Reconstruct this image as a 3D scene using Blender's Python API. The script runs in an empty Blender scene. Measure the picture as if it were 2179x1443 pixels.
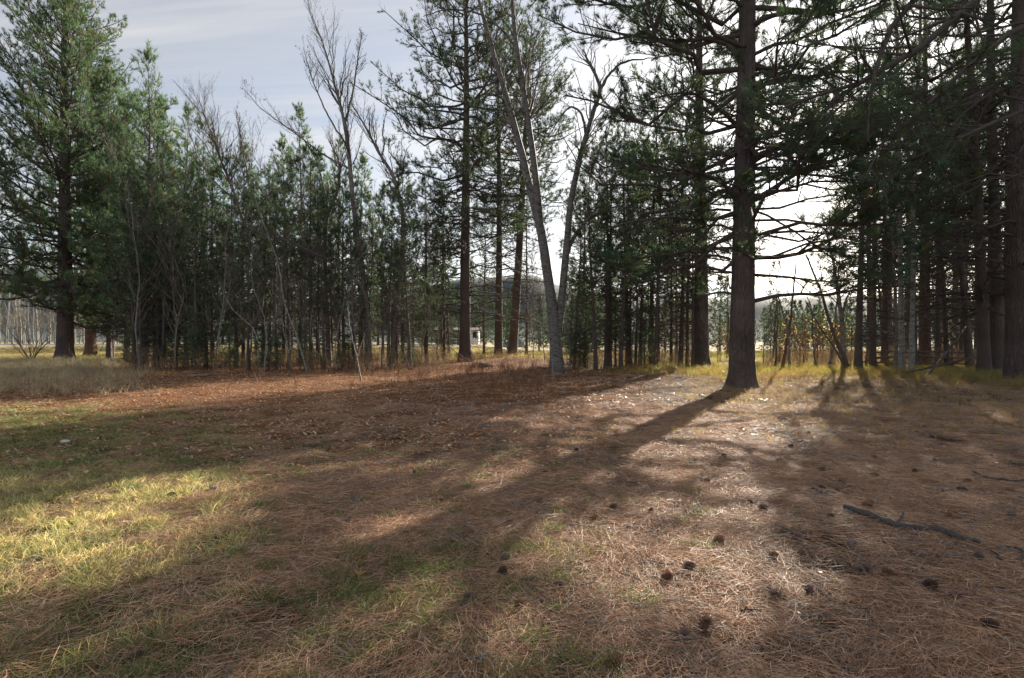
import bpy, math, random
import numpy as np
from mathutils import Vector
C = bpy.context.scene.collection
SC = bpy.context.scene
R_ = math.radians
# ------------------------------------------------------------------ camera, sky, sun, exposure
F, CX, CY, HC = 1210.6, 1089.5, 721.5, 1.5
cam_d = bpy.data.cameras.new('camera'); cam = bpy.data.objects.new('camera', cam_d); C.objects.link(cam)
cam_d.lens = 20.0; cam_d.sensor_width = 36.0; cam_d.clip_start = 0.05; cam_d.clip_end = 20000
cam.location = (0, 0, HC); cam.rotation_euler = (R_(90), 0, 0)
SC.camera = cam
SUN_EL, SUN_AZ = R_(20.5), R_(30.3)                       # azimuth from +Y towards +X
SUN = np.array([math.sin(SUN_AZ) * math.cos(SUN_EL), math.cos(SUN_AZ) * math.cos(SUN_EL), math.sin(SUN_EL)])

def N(nt, t, **kw):
    n = nt.nodes.new(t)
    for k, v in kw.items():
        if k.startswith('i_'):
            s = k[2:]
            n.inputs[int(s) if s.isdigit() else s.replace('_', ' ')].default_value = v
        else:
            setattr(n, k, v)
    return n

def L(nt, a, b): nt.links.new(a, b)

w = bpy.data.worlds.new('World'); SC.world = w; w.use_nodes = True
nt = w.node_tree; nt.nodes.clear()
sky = N(nt, 'ShaderNodeTexSky'); sky.sky_type = 'NISHITA'; sky.sun_disc = False
sky.sun_elevation = SUN_EL; sky.sun_rotation = SUN_AZ; sky.altitude = 600; sky.air_density = 1.0; sky.dust_density = 1.6; sky.ozone_density = 1.0
bw = N(nt, 'ShaderNodeRGBToBW'); L(nt, sky.outputs[0], bw.inputs[0])
tc = N(nt, 'ShaderNodeTexCoord')
sep = N(nt, 'ShaderNodeSeparateXYZ'); L(nt, tc.outputs['Generated'], sep.inputs[0])
mz = N(nt, 'ShaderNodeMath', operation='MAXIMUM', i_1=0.0); L(nt, sep.outputs[2], mz.inputs[0])
az = N(nt, 'ShaderNodeMath', operation='ADD', i_1=0.22); L(nt, mz.outputs[0], az.inputs[0])
dx = N(nt, 'ShaderNodeMath', operation='DIVIDE'); L(nt, sep.outputs[0], dx.inputs[0]); L(nt, az.outputs[0], dx.inputs[1])
dy = N(nt, 'ShaderNodeMath', operation='DIVIDE'); L(nt, sep.outputs[1], dy.inputs[0]); L(nt, az.outputs[0], dy.inputs[1])
cmb = N(nt, 'ShaderNodeCombineXYZ'); L(nt, dx.outputs[0], cmb.inputs[0]); L(nt, dy.outputs[0], cmb.inputs[1])
mp = N(nt, 'ShaderNodeMapping'); mp.inputs['Rotation'].default_value = (0, 0, 0.55); mp.inputs['Scale'].default_value = (0.55, 1.9, 1); L(nt, cmb.outputs[0], mp.inputs[0])
cn = N(nt, 'ShaderNodeTexNoise', i_Scale=1.1, i_Detail=7.0, i_Roughness=0.6, i_Distortion=0.6); L(nt, mp.outputs[0], cn.inputs['Vector'])
cr = N(nt, 'ShaderNodeValToRGB'); cr.color_ramp.elements[0].position = 0.40; cr.color_ramp.elements[1].position = 0.62
cr.color_ramp.elements[0].color = (0.56, 0.56, 0.56, 1); cr.color_ramp.elements[1].color = (1, 1, 1, 1); L(nt, cn.outputs[0], cr.inputs[0])
# thin high cloud: the sky's own brightness with its blue washed out, brighter where the cloud is thicker
cp_ = N(nt, 'ShaderNodeMath', operation='POWER', i_1=0.6); L(nt, bw.outputs[0], cp_.inputs[0])
cl = N(nt, 'ShaderNodeMath', operation='MULTIPLY_ADD', i_1=1.25, i_2=0.9); L(nt, cp_.outputs[0], cl.inputs[0])
ccol = N(nt, 'ShaderNodeMixRGB', blend_type='MULTIPLY', i_0=1.0); ccol.inputs[2].default_value = (1.0, 1.0, 1.02, 1); L(nt, cl.outputs[0], ccol.inputs[1])
vr = N(nt, 'ShaderNodeMapRange'); vr.inputs[1].default_value = 0.3; vr.inputs[2].default_value = 0.7; vr.inputs[3].default_value = 0.64; vr.inputs[4].default_value = 1.38; L(nt, cn.outputs[0], vr.inputs[0])
cc2 = N(nt, 'ShaderNodeMixRGB', blend_type='MULTIPLY', i_0=1.0); L(nt, ccol.outputs[0], cc2.inputs[1]); L(nt, vr.outputs[0], cc2.inputs[2]); ccol = cc2
mx = N(nt, 'ShaderNodeMixRGB'); L(nt, cr.outputs[0], mx.inputs[0]); L(nt, sky.outputs[0], mx.inputs[1]); L(nt, ccol.outputs[0], mx.inputs[2])
bg = N(nt, 'ShaderNodeBackground', i_Strength=0.075); L(nt, mx.outputs[0], bg.inputs[0])
wo = N(nt, 'ShaderNodeOutputWorld'); L(nt, bg.outputs[0], wo.inputs[0])

sun_d = bpy.data.lights.new('sun', 'SUN'); sun_d.energy = 4.9; sun_d.angle = R_(0.53); sun_d.color = (1.0, 0.90, 0.76)
sun_o = bpy.data.objects.new('sun', sun_d); C.objects.link(sun_o)
sun_o.rotation_euler = Vector(SUN).to_track_quat('Z', 'Y').to_euler()
sun_o.location = (20, 30, 40)
vs = SC.view_settings; vs.view_transform = 'Standard'; vs.look = 'None'; vs.gamma = 1.0; vs.use_curve_mapping = False; vs.exposure = 1.5
SC.render.film_transparent = False
try:
    SC.cycles.max_bounces = 6; SC.cycles.diffuse_bounces = 3; SC.cycles.transmission_bounces = 4
except Exception: pass

# ------------------------------------------------------------------ helpers
def sstep(x, a, b):
    t = np.clip((np.asarray(x, float) - a) / (b - a), 0, 1); return t * t * (3 - 2 * t)

def zg(x, y):                                             # ground height
    x = np.asarray(x, float); y = np.asarray(y, float)
    z = 0.30 * np.exp(-((x - 0.2) / 5.0) ** 2 - ((y - 35) / 5.0) ** 2)
    z = z + 0.16 * np.exp(-((y - 20.5) / 3.0) ** 2) * sstep(x, 4.5, 8.0)
    z = z + 0.030 * np.sin(x * 0.9 + 0.4 * y) * np.sin(y * 0.55 + 1.3) * sstep(y, 2, 8)
    z = z + 0.010 * np.sin(x * 3.1 + 1.0) * np.sin(y * 2.7 + 0.3 * x)
    z = z + 0.75 * sstep(y, 58, 70) * (1 - sstep(y, 92, 104)) * (1 - sstep(x, -6, 2))
    return z

def g2w(px, py):                                          # a point of the ground seen at photo pixel
    d = F * HC / (py - CY)
    for _ in range(3):
        x = (px - CX) * d / F
        d = F * (HC - float(zg(x, d))) / (py - CY)
    return ((px - CX) * d / F, d, float(zg((px - CX) * d / F, d)))

def W(px, py, d): return np.array([(px - CX) * d / F, d, HC + (CY - py) * d / F])
def hz(py, d): return HC + (CY - py) * d / F

def unit(v): return v / np.maximum(np.linalg.norm(v, axis=-1, keepdims=True), 1e-9)
def rdir(rng, n): return unit(rng.normal(size=(n, 3)))

class MB:
    """collects vertices and faces, then links them as one mesh"""
    def __init__(s): s.v = []; s.f = {3: [], 4: []}; s.n = 0; s.c = []; s.sm = {3: [], 4: []}
    def add(s, v, f, col=None, smooth=True):
        v = np.asarray(v, np.float32).reshape(-1, 3); f = np.asarray(f, np.int64)
        if len(v) == 0 or len(f) == 0: return
        s.v.append(v); k = f.shape[1]; s.f[k].append(f + s.n); s.sm[k].append(np.full(len(f), smooth)); s.n += len(v)
        if col is None: col = np.ones((len(v), 3), np.float32)
        s.c.append(np.asarray(col, np.float32).reshape(-1, 3))
    def mesh(s, name, mats):
        me = bpy.data.meshes.new(name)
        if s.n == 0: return me
        v = np.concatenate(s.v); me.vertices.add(len(v)); me.vertices.foreach_set('co', v.ravel())
        loops = []; starts = []; sm = []; off = 0
        for k in (3, 4):
            if s.f[k]:
                a = np.concatenate(s.f[k]); loops.append(a.ravel()); starts.append(off + np.arange(len(a)) * k); off += a.size; sm.append(np.concatenate(s.sm[k]))
        loops = np.concatenate(loops).astype(np.int32); starts = np.concatenate(starts).astype(np.int32)
        me.loops.add(len(loops)); me.loops.foreach_set('vertex_index', loops)
        me.polygons.add(len(starts)); me.polygons.foreach_set('loop_start', starts)
        me.polygons.foreach_set('use_smooth', np.concatenate(sm))
        at = me.attributes.new('tint', 'FLOAT_COLOR', 'POINT')
        c = np.concatenate(s.c); at.data.foreach_set('color', np.concatenate([c, np.ones((len(c), 1), np.float32)], 1).ravel())
        me.update(calc_edges=True); me.validate()
        for m in (mats if isinstance(mats, (list, tuple)) else [mats]): me.materials.append(m)
        return me
    def obj(s, name, mats, parent=None):
        return link(name, s.mesh(name, mats), parent)

def link(name, data, parent=None):
    o = bpy.data.objects.new(name, data); C.objects.link(o)
    if parent is not None: o.parent = parent
    return o

def tag(o, label=None, cat=None, group=None, kind=None):
    if label: o['label'] = label
    if cat: o['category'] = cat
    if group: o['group'] = group
    if kind: o['kind'] = kind
    return o

def thing(name, label, cat, loc, rz=0.0, group=None):
    o = bpy.data.objects.new(name, None); C.objects.link(o); o.empty_display_size = 0.3
    o.location = loc; o.rotation_euler = (0, 0, rz)
    return tag(o, label, cat, group)

def copy_tree(o, parent=None):
    c = o.copy(); C.objects.link(c)
    if parent is not None: c.parent = parent
    for ch in list(o.children): copy_tree(ch, c)
    return c

def tubes(mb, P, R, sides, col=None, cap=False, rough=None, rng=None):
    """P (n,k,3), R (n,k): one tapered tube per polyline"""
    n, k, _ = P.shape
    if n == 0: return
    T = np.empty_like(P); T[:, 1:-1] = P[:, 2:] - P[:, :-2]; T[:, 0] = P[:, 1] - P[:, 0]; T[:, -1] = P[:, -1] - P[:, -2]
    T = unit(T); m = unit(T.mean(1))
    ref = np.where(np.abs(m[:, 2:3]) > 0.9, np.array([[1., 0, 0]]), np.array([[0, 0, 1.]]))
    u0 = unit(np.cross(m, ref))[:, None, :]
    u = unit(u0 - (u0 * T).sum(-1, keepdims=True) * T); v = np.cross(T, u)
    a = np.arange(sides) * 2 * np.pi / sides
    rr = R[..., None]
    if rough is not None: rr = rr * (1 + rough)
    else: rr = np.repeat(rr, sides, axis=2)
    V = P[:, :, None, :] + rr[..., None] * (np.cos(a)[None, None, :, None] * u[:, :, None, :] + np.sin(a)[None, None, :, None] * v[:, :, None, :])
    idx = np.arange(n * k * sides).reshape(n, k, sides)
    q = np.stack([idx[:, :-1], np.roll(idx[:, :-1], -1, 2), np.roll(idx[:, 1:], -1, 2), idx[:, 1:]], -1).reshape(-1, 4)
    cc = None
    if col is not None: cc = np.repeat(np.asarray(col).reshape(n, 1, 3), k * sides, 1).reshape(-1, 3)
    mb.add(V.reshape(-1, 3), q, cc)
    if cap:
        Vc = V[:, -1]; cen = Vc.mean(1, keepdims=True); VV = np.concatenate([Vc, cen], 1)
        ii = np.arange(n * (sides + 1)).reshape(n, sides + 1)
        t = np.stack([ii[:, :sides], np.roll(ii[:, :sides], -1, 1), np.repeat(ii[:, sides:], sides, 1)], -1).reshape(-1, 3)
        mb.add(VV.reshape(-1, 3), t, None if col is None else np.repeat(np.asarray(col).reshape(n, 1, 3), sides + 1, 1).reshape(-1, 3))
        Vc = V[:, 0]; cen = Vc.mean(1, keepdims=True); VV = np.concatenate([Vc, cen], 1)
        mb.add(VV.reshape(-1, 3), t[:, ::-1])

def box(mb, lo, hi):
    x0, y0, z0 = lo; x1, y1, z1 = hi
    v = [(x0, y0, z0), (x1, y0, z0), (x1, y1, z0), (x0, y1, z0), (x0, y0, z1), (x1, y0, z1), (x1, y1, z1), (x0, y1, z1)]
    mb.add(v, [(0, 3, 2, 1), (4, 5, 6, 7), (0, 1, 5, 4), (1, 2, 6, 5), (2, 3, 7, 6), (3, 0, 4, 7)], smooth=False)

def prism(mb, prof, x0, x1):
    """profile [(y,z)...] swept along x"""
    n = len(prof)
    v = [(x0, y, z) for y, z in prof] + [(x1, y, z) for y, z in prof]
    q = [(i, (i + 1) % n, n + (i + 1) % n, n + i) for i in range(n)]
    mb.add(v, q, smooth=False)
    for off in (0, n):
        cy = sum(p[0] for p in prof) / n; cz = sum(p[1] for p in prof) / n; xx = x0 if off == 0 else x1
        mb.add([(xx, y, z) for y, z in prof] + [(xx, cy, cz)], [(i, (i + 1) % n, n) for i in range(n)], smooth=False)

def resample(pts, rad, k):
    """Catmull-Rom through hand placed points"""
    pts = np.asarray(pts, float); rad = np.asarray(rad, float); n = len(pts)
    e = np.concatenate([[2 * pts[0] - pts[1]], pts, [2 * pts[-1] - pts[-2]]])
    t = np.linspace(0, n - 1 - 1e-6, k); j = t.astype(int); f = (t - j)[:, None]
    p0, p1, p2, p3 = e[j], e[j + 1], e[j + 2], e[j + 3]
    P = 0.5 * (2 * p1 + (p2 - p0) * f + (2 * p0 - 5 * p1 + 4 * p2 - p3) * f ** 2 + (3 * p1 - p0 - 3 * p2 + p3) * f ** 3)
    return P, np.interp(t, np.arange(n), rad)

def at(P, R, i, t):
    k = P.shape[1]; u = np.clip(t, 0, 0.9999) * (k - 1); j = u.astype(int); f = (u - j)
    a = P[i, j]; b = P[i, j + 1]
    return a + (b - a) * f[:, None], unit(b - a), R[i, j] * (1 - f) + R[i, j + 1] * f

def spawn(rng, P, R, i, t, Ln, ang, up=0.0, k=4, rr=0.6, rcap=9.0, rmin=0.003, curl=0.2, flat=0.0, wob=0.08, side=None, taper=0.3):
    pos, tan, r = at(P, R, i, t); n = len(i)
    v = rdir(rng, n); v[:, 2] *= (1 - flat)
    perp = unit(v - (v * tan).sum(1, keepdims=True) * tan)
    d = tan * np.cos(ang)[:, None] + perp * np.sin(ang)[:, None]; d[:, 2] += up; d = unit(d)
    s = np.linspace(0, 1, k)[None, :, None]
    cv = rng.normal(size=(n, 1, 3)) * wob; cv[:, 0, 2] += curl
    Pc = pos[:, None, :] + Ln[:, None, None] * (d[:, None, :] * s + cv * s ** 2)
    if k > 3: Pc[:, 1:] += rng.normal(size=(n, k - 1, 3)) * (Ln * 0.02)[:, None, None]
    rc = np.clip(r * rr, rmin, rcap)
    Rc = rc[:, None] * np.linspace(1, taper, k)[None]
    return Pc, Rc

# sunlit openings in the canopy: where on the ground the sun gets through (photo outlines taken to ground points)
LIT_PX = [
    [(-80, 1150), (130, 1062), (300, 1022), (420, 1003), (560, 1008), (575, 1050), (520, 1105), (400, 1180), (250, 1225), (-80, 1300)],
    [(900, 1185), (980, 1120), (1060, 1095), (1180, 1130), (1400, 1160), (1500, 1120), (1590, 1180), (1610, 1290), (1420, 1340), (1240, 1250), (1080, 1190)],
    [(1470, 1080), (1560, 1020), (1620, 1010), (1640, 1075), (1610, 1180), (1500, 1120)],
    [(1640, 850), (1650, 905), (1630, 965), (1440, 1000), (1285, 1010), (1390, 955), (1470, 912), (1560, 862)],
    [(1235, 868), (1330, 850), (1440, 833), (1540, 828), (1525, 845), (1440, 885), (1340, 905), (1300, 890)],
    [(545, 878), (600, 868), (720, 860), (740, 868), (640, 882)],
    [(640, 1004), (690, 990), (800, 984), (790, 994), (720, 1006)],
    [(1610, 790), (1700, 788), (1800, 796), (1800, 812), (1700, 812), (1620, 815)],
]
LIT_W = [np.array([g2w(*p)[:2] for p in poly]) for poly in LIT_PX]

def lit(p):
    p = np.asarray(p, float).reshape(-1, 3)
    gx = p[:, 0] - SUN[0] / SUN[2] * p[:, 2]; gy = p[:, 1] - SUN[1] / SUN[2] * p[:, 2]
    out = np.zeros(len(p), bool)
    for poly in LIT_W:
        x0, y0 = poly.min(0) - 0.1; x1, y1 = poly.max(0) + 0.1
        m = (gx > x0) & (gx < x1) & (gy > y0) & (gy < y1)
        if not m.any(): continue
        X = gx[m]; Y = gy[m]; ins = np.zeros(len(X), bool)
        a = poly; b = np.roll(poly, -1, 0)
        for (ax, ay), (bx, by) in zip(a, b):
            c = ((ay > Y) != (by > Y)); xi = (bx - ax) * (Y - ay) / (by - ay + 1e-12) + ax
            ins ^= c & (X < xi)
        out[m] |= ins
    c = gx * math.cos(SUN_AZ) - gy * math.sin(SUN_AZ); al = gx * math.sin(SUN_AZ) + gy * math.cos(SUN_AZ)   # boughs still cross the openings as streaks
    return out & (p[:, 2] > 0.3) & (np.sin(6.5 * c + 1.2 * np.sin(.9 * al)) + .7 * np.sin(15 * c + 2 * np.sin(1.4 * al + 1)) > -1.25)

# ------------------------------------------------------------------ materials
def mat(name):
    m = bpy.data.materials.new(name); m.use_nodes = True; nt = m.node_tree; nt.nodes.clear()
    out = N(nt, 'ShaderNodeOutputMaterial'); return m, nt, out

def ramp(nt, fac, stops):
    r = N(nt, 'ShaderNodeValToRGB'); e = r.color_ramp.elements
    while len(e) > 1: e.remove(e[-1])
    for i, (p, c) in enumerate(stops):
        el = e[0] if i == 0 else e.new(p)
        el.position = p; el.color = (*c, 1)
    L(nt, fac, r.inputs[0]); return r.outputs[0]

def noise(nt, vec, scale, detail=4, rough=0.6, dist=0.0):
    n = N(nt, 'ShaderNodeTexNoise', i_Scale=scale, i_Detail=detail, i_Roughness=rough, i_Distortion=dist)
    if vec is not None: L(nt, vec, n.inputs['Vector'])
    return n.outputs[0]

def mixc(nt, fac, a, b, blend='MIX'):
    m = N(nt, 'ShaderNodeMixRGB', blend_type=blend)
    for i, x in enumerate((fac, a, b)):
        if isinstance(x, (int, float)): m.inputs[i].default_value = x
        elif isinstance(x, tuple): m.inputs[i].default_value = (*x, 1)
        else: L(nt, x, m.inputs[i])
    return m.outputs[0]

def leafy(name, col, rough=0.5, spec=0.3, transl=0.3, instancer=False, tcol=None):
    """thin plant matter; colour varies by the tint attribute"""
    m, nt, out = mat(name)
    a = N(nt, 'ShaderNodeAttribute'); a.attribute_name = 'tint'
    c = mixc(nt, 1.0, a.outputs['Color'], col, 'MULTIPLY')
    if instancer:
        b = N(nt, 'ShaderNodeAttribute'); b.attribute_name = 'gtint'; b.attribute_type = 'INSTANCER'
        c = mixc(nt, 1.0, c, b.outputs['Color'], 'MULTIPLY')
    p = N(nt, 'ShaderNodeBsdfPrincipled', i_Roughness=rough); p.inputs['Specular IOR Level'].default_value = spec
    L(nt, c, p.inputs['Base Color'])
    if transl > 0:
        t = N(nt, 'ShaderNodeBsdfTranslucent'); c2 = mixc(nt, 1.0, c, tcol or (1.15, 1.2, 0.8), 'MULTIPLY'); L(nt, c2, t.inputs[0])
        ms = N(nt, 'ShaderNodeMixShader', i_0=transl); L(nt, p.outputs[0], ms.inputs[1]); L(nt, t.outputs[0], ms.inputs[2]); L(nt, ms.outputs[0], out.inputs[0])
    else: L(nt, p.outputs[0], out.inputs[0])
    return m

def bark(name, c0, c1, c2, sc=(9, 9, 2.2), bump=0.5, furrow=True):
    m, nt, out = mat(name)
    tc = N(nt, 'ShaderNodeTexCoord'); mp = N(nt, 'ShaderNodeMapping'); mp.inputs['Scale'].default_value = sc; L(nt, tc.outputs['Object'], mp.inputs[0])
    nz = noise(nt, mp.outputs[0], 1.2, 5, 0.65)
    wv = N(nt, 'ShaderNodeVectorMath', operation='MULTIPLY_ADD'); wv.inputs[1].default_value = (0.6, 0.6, 0.6); L(nt, nz, wv.inputs[0]); L(nt, mp.outputs[0], wv.inputs[2])
    vo = N(nt, 'ShaderNodeTexVoronoi', feature='DISTANCE_TO_EDGE', i_Scale=1.0); L(nt, wv.outputs[0], vo.inputs['Vector'])
    fine = noise(nt, mp.outputs[0], 6.0, 6, 0.7)
    h = N(nt, 'ShaderNodeMath', operation='MULTIPLY_ADD', i_1=0.35); L(nt, fine, h.inputs[0])
    if furrow:
        v2 = N(nt, 'ShaderNodeMath', operation='MINIMUM', i_1=0.28); L(nt, vo.outputs['Distance'], v2.inputs[0])
        v3 = N(nt, 'ShaderNodeMath', operation='MULTIPLY', i_1=3.0); L(nt, v2.outputs[0], v3.inputs[0]); L(nt, v3.outputs[0], h.inputs[2])
    else: h.inputs[2].default_value = 0.2
    big = noise(nt, tc.outputs['Object'], 0.9, 4)
    mixn = N(nt, 'ShaderNodeMath', operation='MULTIPLY_ADD', i_1=0.5); L(nt, big, mixn.inputs[0])
    hh = N(nt, 'ShaderNodeMath', operation='MULTIPLY', i_1=0.45); L(nt, fine, hh.inputs[0]); L(nt, hh.outputs[0], mixn.inputs[2])
    c = ramp(nt, mixn.outputs[0], [(0.30, c0), (0.48, c1), (0.64, c2)])
    p = N(nt, 'ShaderNodeBsdfPrincipled', i_Roughness=0.85); p.inputs['Specular IOR Level'].default_value = 0.2; L(nt, c, p.inputs['Base Color'])
    b = N(nt, 'ShaderNodeBump', i_Strength=bump, i_Distance=0.05); L(nt, h.outputs[0], b.inputs['Height']); L(nt, b.outputs[0], p.inputs['Normal'])
    L(nt, p.outputs[0], out.inputs[0]); return m

def pale_bark(name, base, dark, scar=0.55):
    m, nt, out = mat(name)
    tc = N(nt, 'ShaderNodeTexCoord'); mp = N(nt, 'ShaderNodeMapping'); mp.inputs['Scale'].default_value = (3, 3, 9); L(nt, tc.outputs['Object'], mp.inputs[0])
    bands = noise(nt, mp.outputs[0], 1.6, 5, 0.65)
    f = noise(nt, tc.outputs['Object'], 14, 5, 0.7)
    c = ramp(nt, bands, [(0.36, dark), (0.46, tuple(0.6 * a + 0.4 * b for a, b in zip(base, dark))), (0.54, base)])
    c = mixc(nt, 0.45, c, ramp(nt, f, [(0.3, (0.25, 0.25, 0.24)), (0.7, (1, 1, 1))]), 'MULTIPLY')
    p = N(nt, 'ShaderNodeBsdfPrincipled', i_Roughness=0.7); p.inputs['Specular IOR Level'].default_value = 0.25; L(nt, c, p.inputs['Base Color'])
    b = N(nt, 'ShaderNodeBump', i_Strength=0.4, i_Distance=0.02); L(nt, bands, b.inputs['Height']); L(nt, b.outputs[0], p.inputs['Normal'])
    L(nt, p.outputs[0], out.inputs[0]); return m

def plain(name, col, rough=0.8, var=0.25, sc=6.0, spec=0.3, metal=0.0, bump=0.2):
    m, nt, out = mat(name)
    tc = N(nt, 'ShaderNodeTexCoord'); n = noise(nt, tc.outputs['Object'], sc, 6, 0.65)
    c = ramp(nt, n, [(0.25, tuple(x * (1 - var) for x in col)), (0.75, tuple(min(1, x * (1 + var)) for x in col))])
    p = N(nt, 'ShaderNodeBsdfPrincipled', i_Roughness=rough, i_Metallic=metal); p.inputs['Specular IOR Level'].default_value = spec; L(nt, c, p.inputs['Base Color'])
    b = N(nt, 'ShaderNodeBump', i_Strength=bump, i_Distance=0.02); L(nt, n, b.inputs['Height']); L(nt, b.outputs[0], p.inputs['Normal'])
    L(nt, p.outputs[0], out.inputs[0]); return m

M = {}
M['needle'] = leafy('pine_needles', (0.080, 0.125, 0.074), 0.55, 0.16, 0.30)
M['needle_young'] = leafy('young_pine_needles', (0.125, 0.195, 0.112), 0.55, 0.2, 0.36)
M['bark'] = bark('ponderosa_bark', (0.062, 0.048, 0.045), (0.125, 0.098, 0.092), (0.23, 0.185, 0.17), (11, 11, 2.4), 0.9)
M['bark_red'] = bark('reddish_pine_bark', (0.10, 0.06, 0.045), (0.17, 0.105, 0.08), (0.26, 0.17, 0.13), (8, 8, 2.4), 0.8)
M['bark_dark'] = bark('dark_pine_bark', (0.075, 0.062, 0.056), (0.125, 0.10, 0.09), (0.19, 0.155, 0.14), (12, 12, 4), 0.6)
M['limb'] = plain('pine_limb_bark', (0.095, 0.078, 0.070), 0.9, 0.35, 9.0)
M['dead'] = plain('dead_twig_bark', (0.17, 0.145, 0.125), 0.9, 0.35, 9.0)
M['cotton'] = pale_bark('cottonwood_bark', (0.21, 0.20, 0.188), (0.06, 0.055, 0.05))
M['aspen'] = pale_bark('aspen_bark', (0.33, 0.325, 0.295), (0.09, 0.085, 0.078))
M['greybark'] = pale_bark('grey_bare_bark', (0.26, 0.235, 0.21), (0.10, 0.085, 0.075))
M['twig'] = plain('bare_twig_bark', (0.10, 0.08, 0.07), 0.8, 0.3, 8.0)
M['redtwig'] = plain('reddish_stem_bark', (0.22, 0.12, 0.075), 0.8, 0.3, 8.0)
M['stick'] = bark('weathered_stick_bark', (0.05, 0.047, 0.047), (0.085, 0.08, 0.08), (0.15, 0.14, 0.14), (22, 22, 22), 0.6)
M['yleaf'] = leafy('yellow_leaf', (0.60, 0.49, 0.16), 0.5, 0.3, 0.45)
M['cone'] = leafy('pine_cone_scale', (0.19, 0.13, 0.10), 0.6, 0.35, 0.0)
M['bleaf'] = leafy('fallen_leaf', (1.0, 1.0, 1.0), 0.5, 0.35, 0.25, tcol=(1.1, 0.9, 0.6))
M['litter'] = leafy('needle_litter', (0.49, 0.325, 0.215), 0.6, 0.20, 0.15, True, (1.1, 1.0, 0.8))
M['leaflit'] = leafy('leaf_litter', (1, 1, 1), 0.5, 0.3, 0.22, True, (1.1, 0.9, 0.6))
M['grass'] = leafy('grass_blade', (1, 1, 1), 0.45, 0.35, 0.45, True, (1.1, 1.08, 0.82))
M['weed'] = leafy('dry_weed', (1, 1, 1), 0.7, 0.2, 0.2, True, (1, 1, 1))
M['fencewood'] = plain('weathered_fence_wood', (0.15, 0.125, 0.105), 0.9, 0.35, 5.0)
M['whitepaint'] = plain('white_paint', (0.72, 0.73, 0.76), 0.5, 0.08, 3.0)
M['brownwall'] = plain('brown_siding', (0.12, 0.085, 0.065), 0.85, 0.2, 3.0)
M['roof'] = plain('tan_roof', (0.30, 0.24, 0.20), 0.7, 0.15, 2.0)
M['glass'] = plain('dark_glass', (0.02, 0.022, 0.026), 0.12, 0.1, 1.0, 0.6, 0, 0.0)
M['metal'] = plain('grey_metal', (0.42, 0.46, 0.52), 0.45, 0.12, 3.0, 0.5, 0.3)
M['tyre'] = plain('black_rubber', (0.025, 0.025, 0.026), 0.8)
M['barnwall'] = plain('dark_red_boards', (0.09, 0.045, 0.038), 0.85, 0.3, 2.0)
M['barnroof'] = plain('grey_metal_roof', (0.30, 0.32, 0.36), 0.5, 0.15, 1.0)
M['rock'] = plain('pale_stone', (0.55, 0.5, 0.44), 0.85, 0.25, 14.0)
M['plastic'] = plain('pale_pipe', (0.62, 0.64, 0.66), 0.5, 0.1, 5.0)

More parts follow.
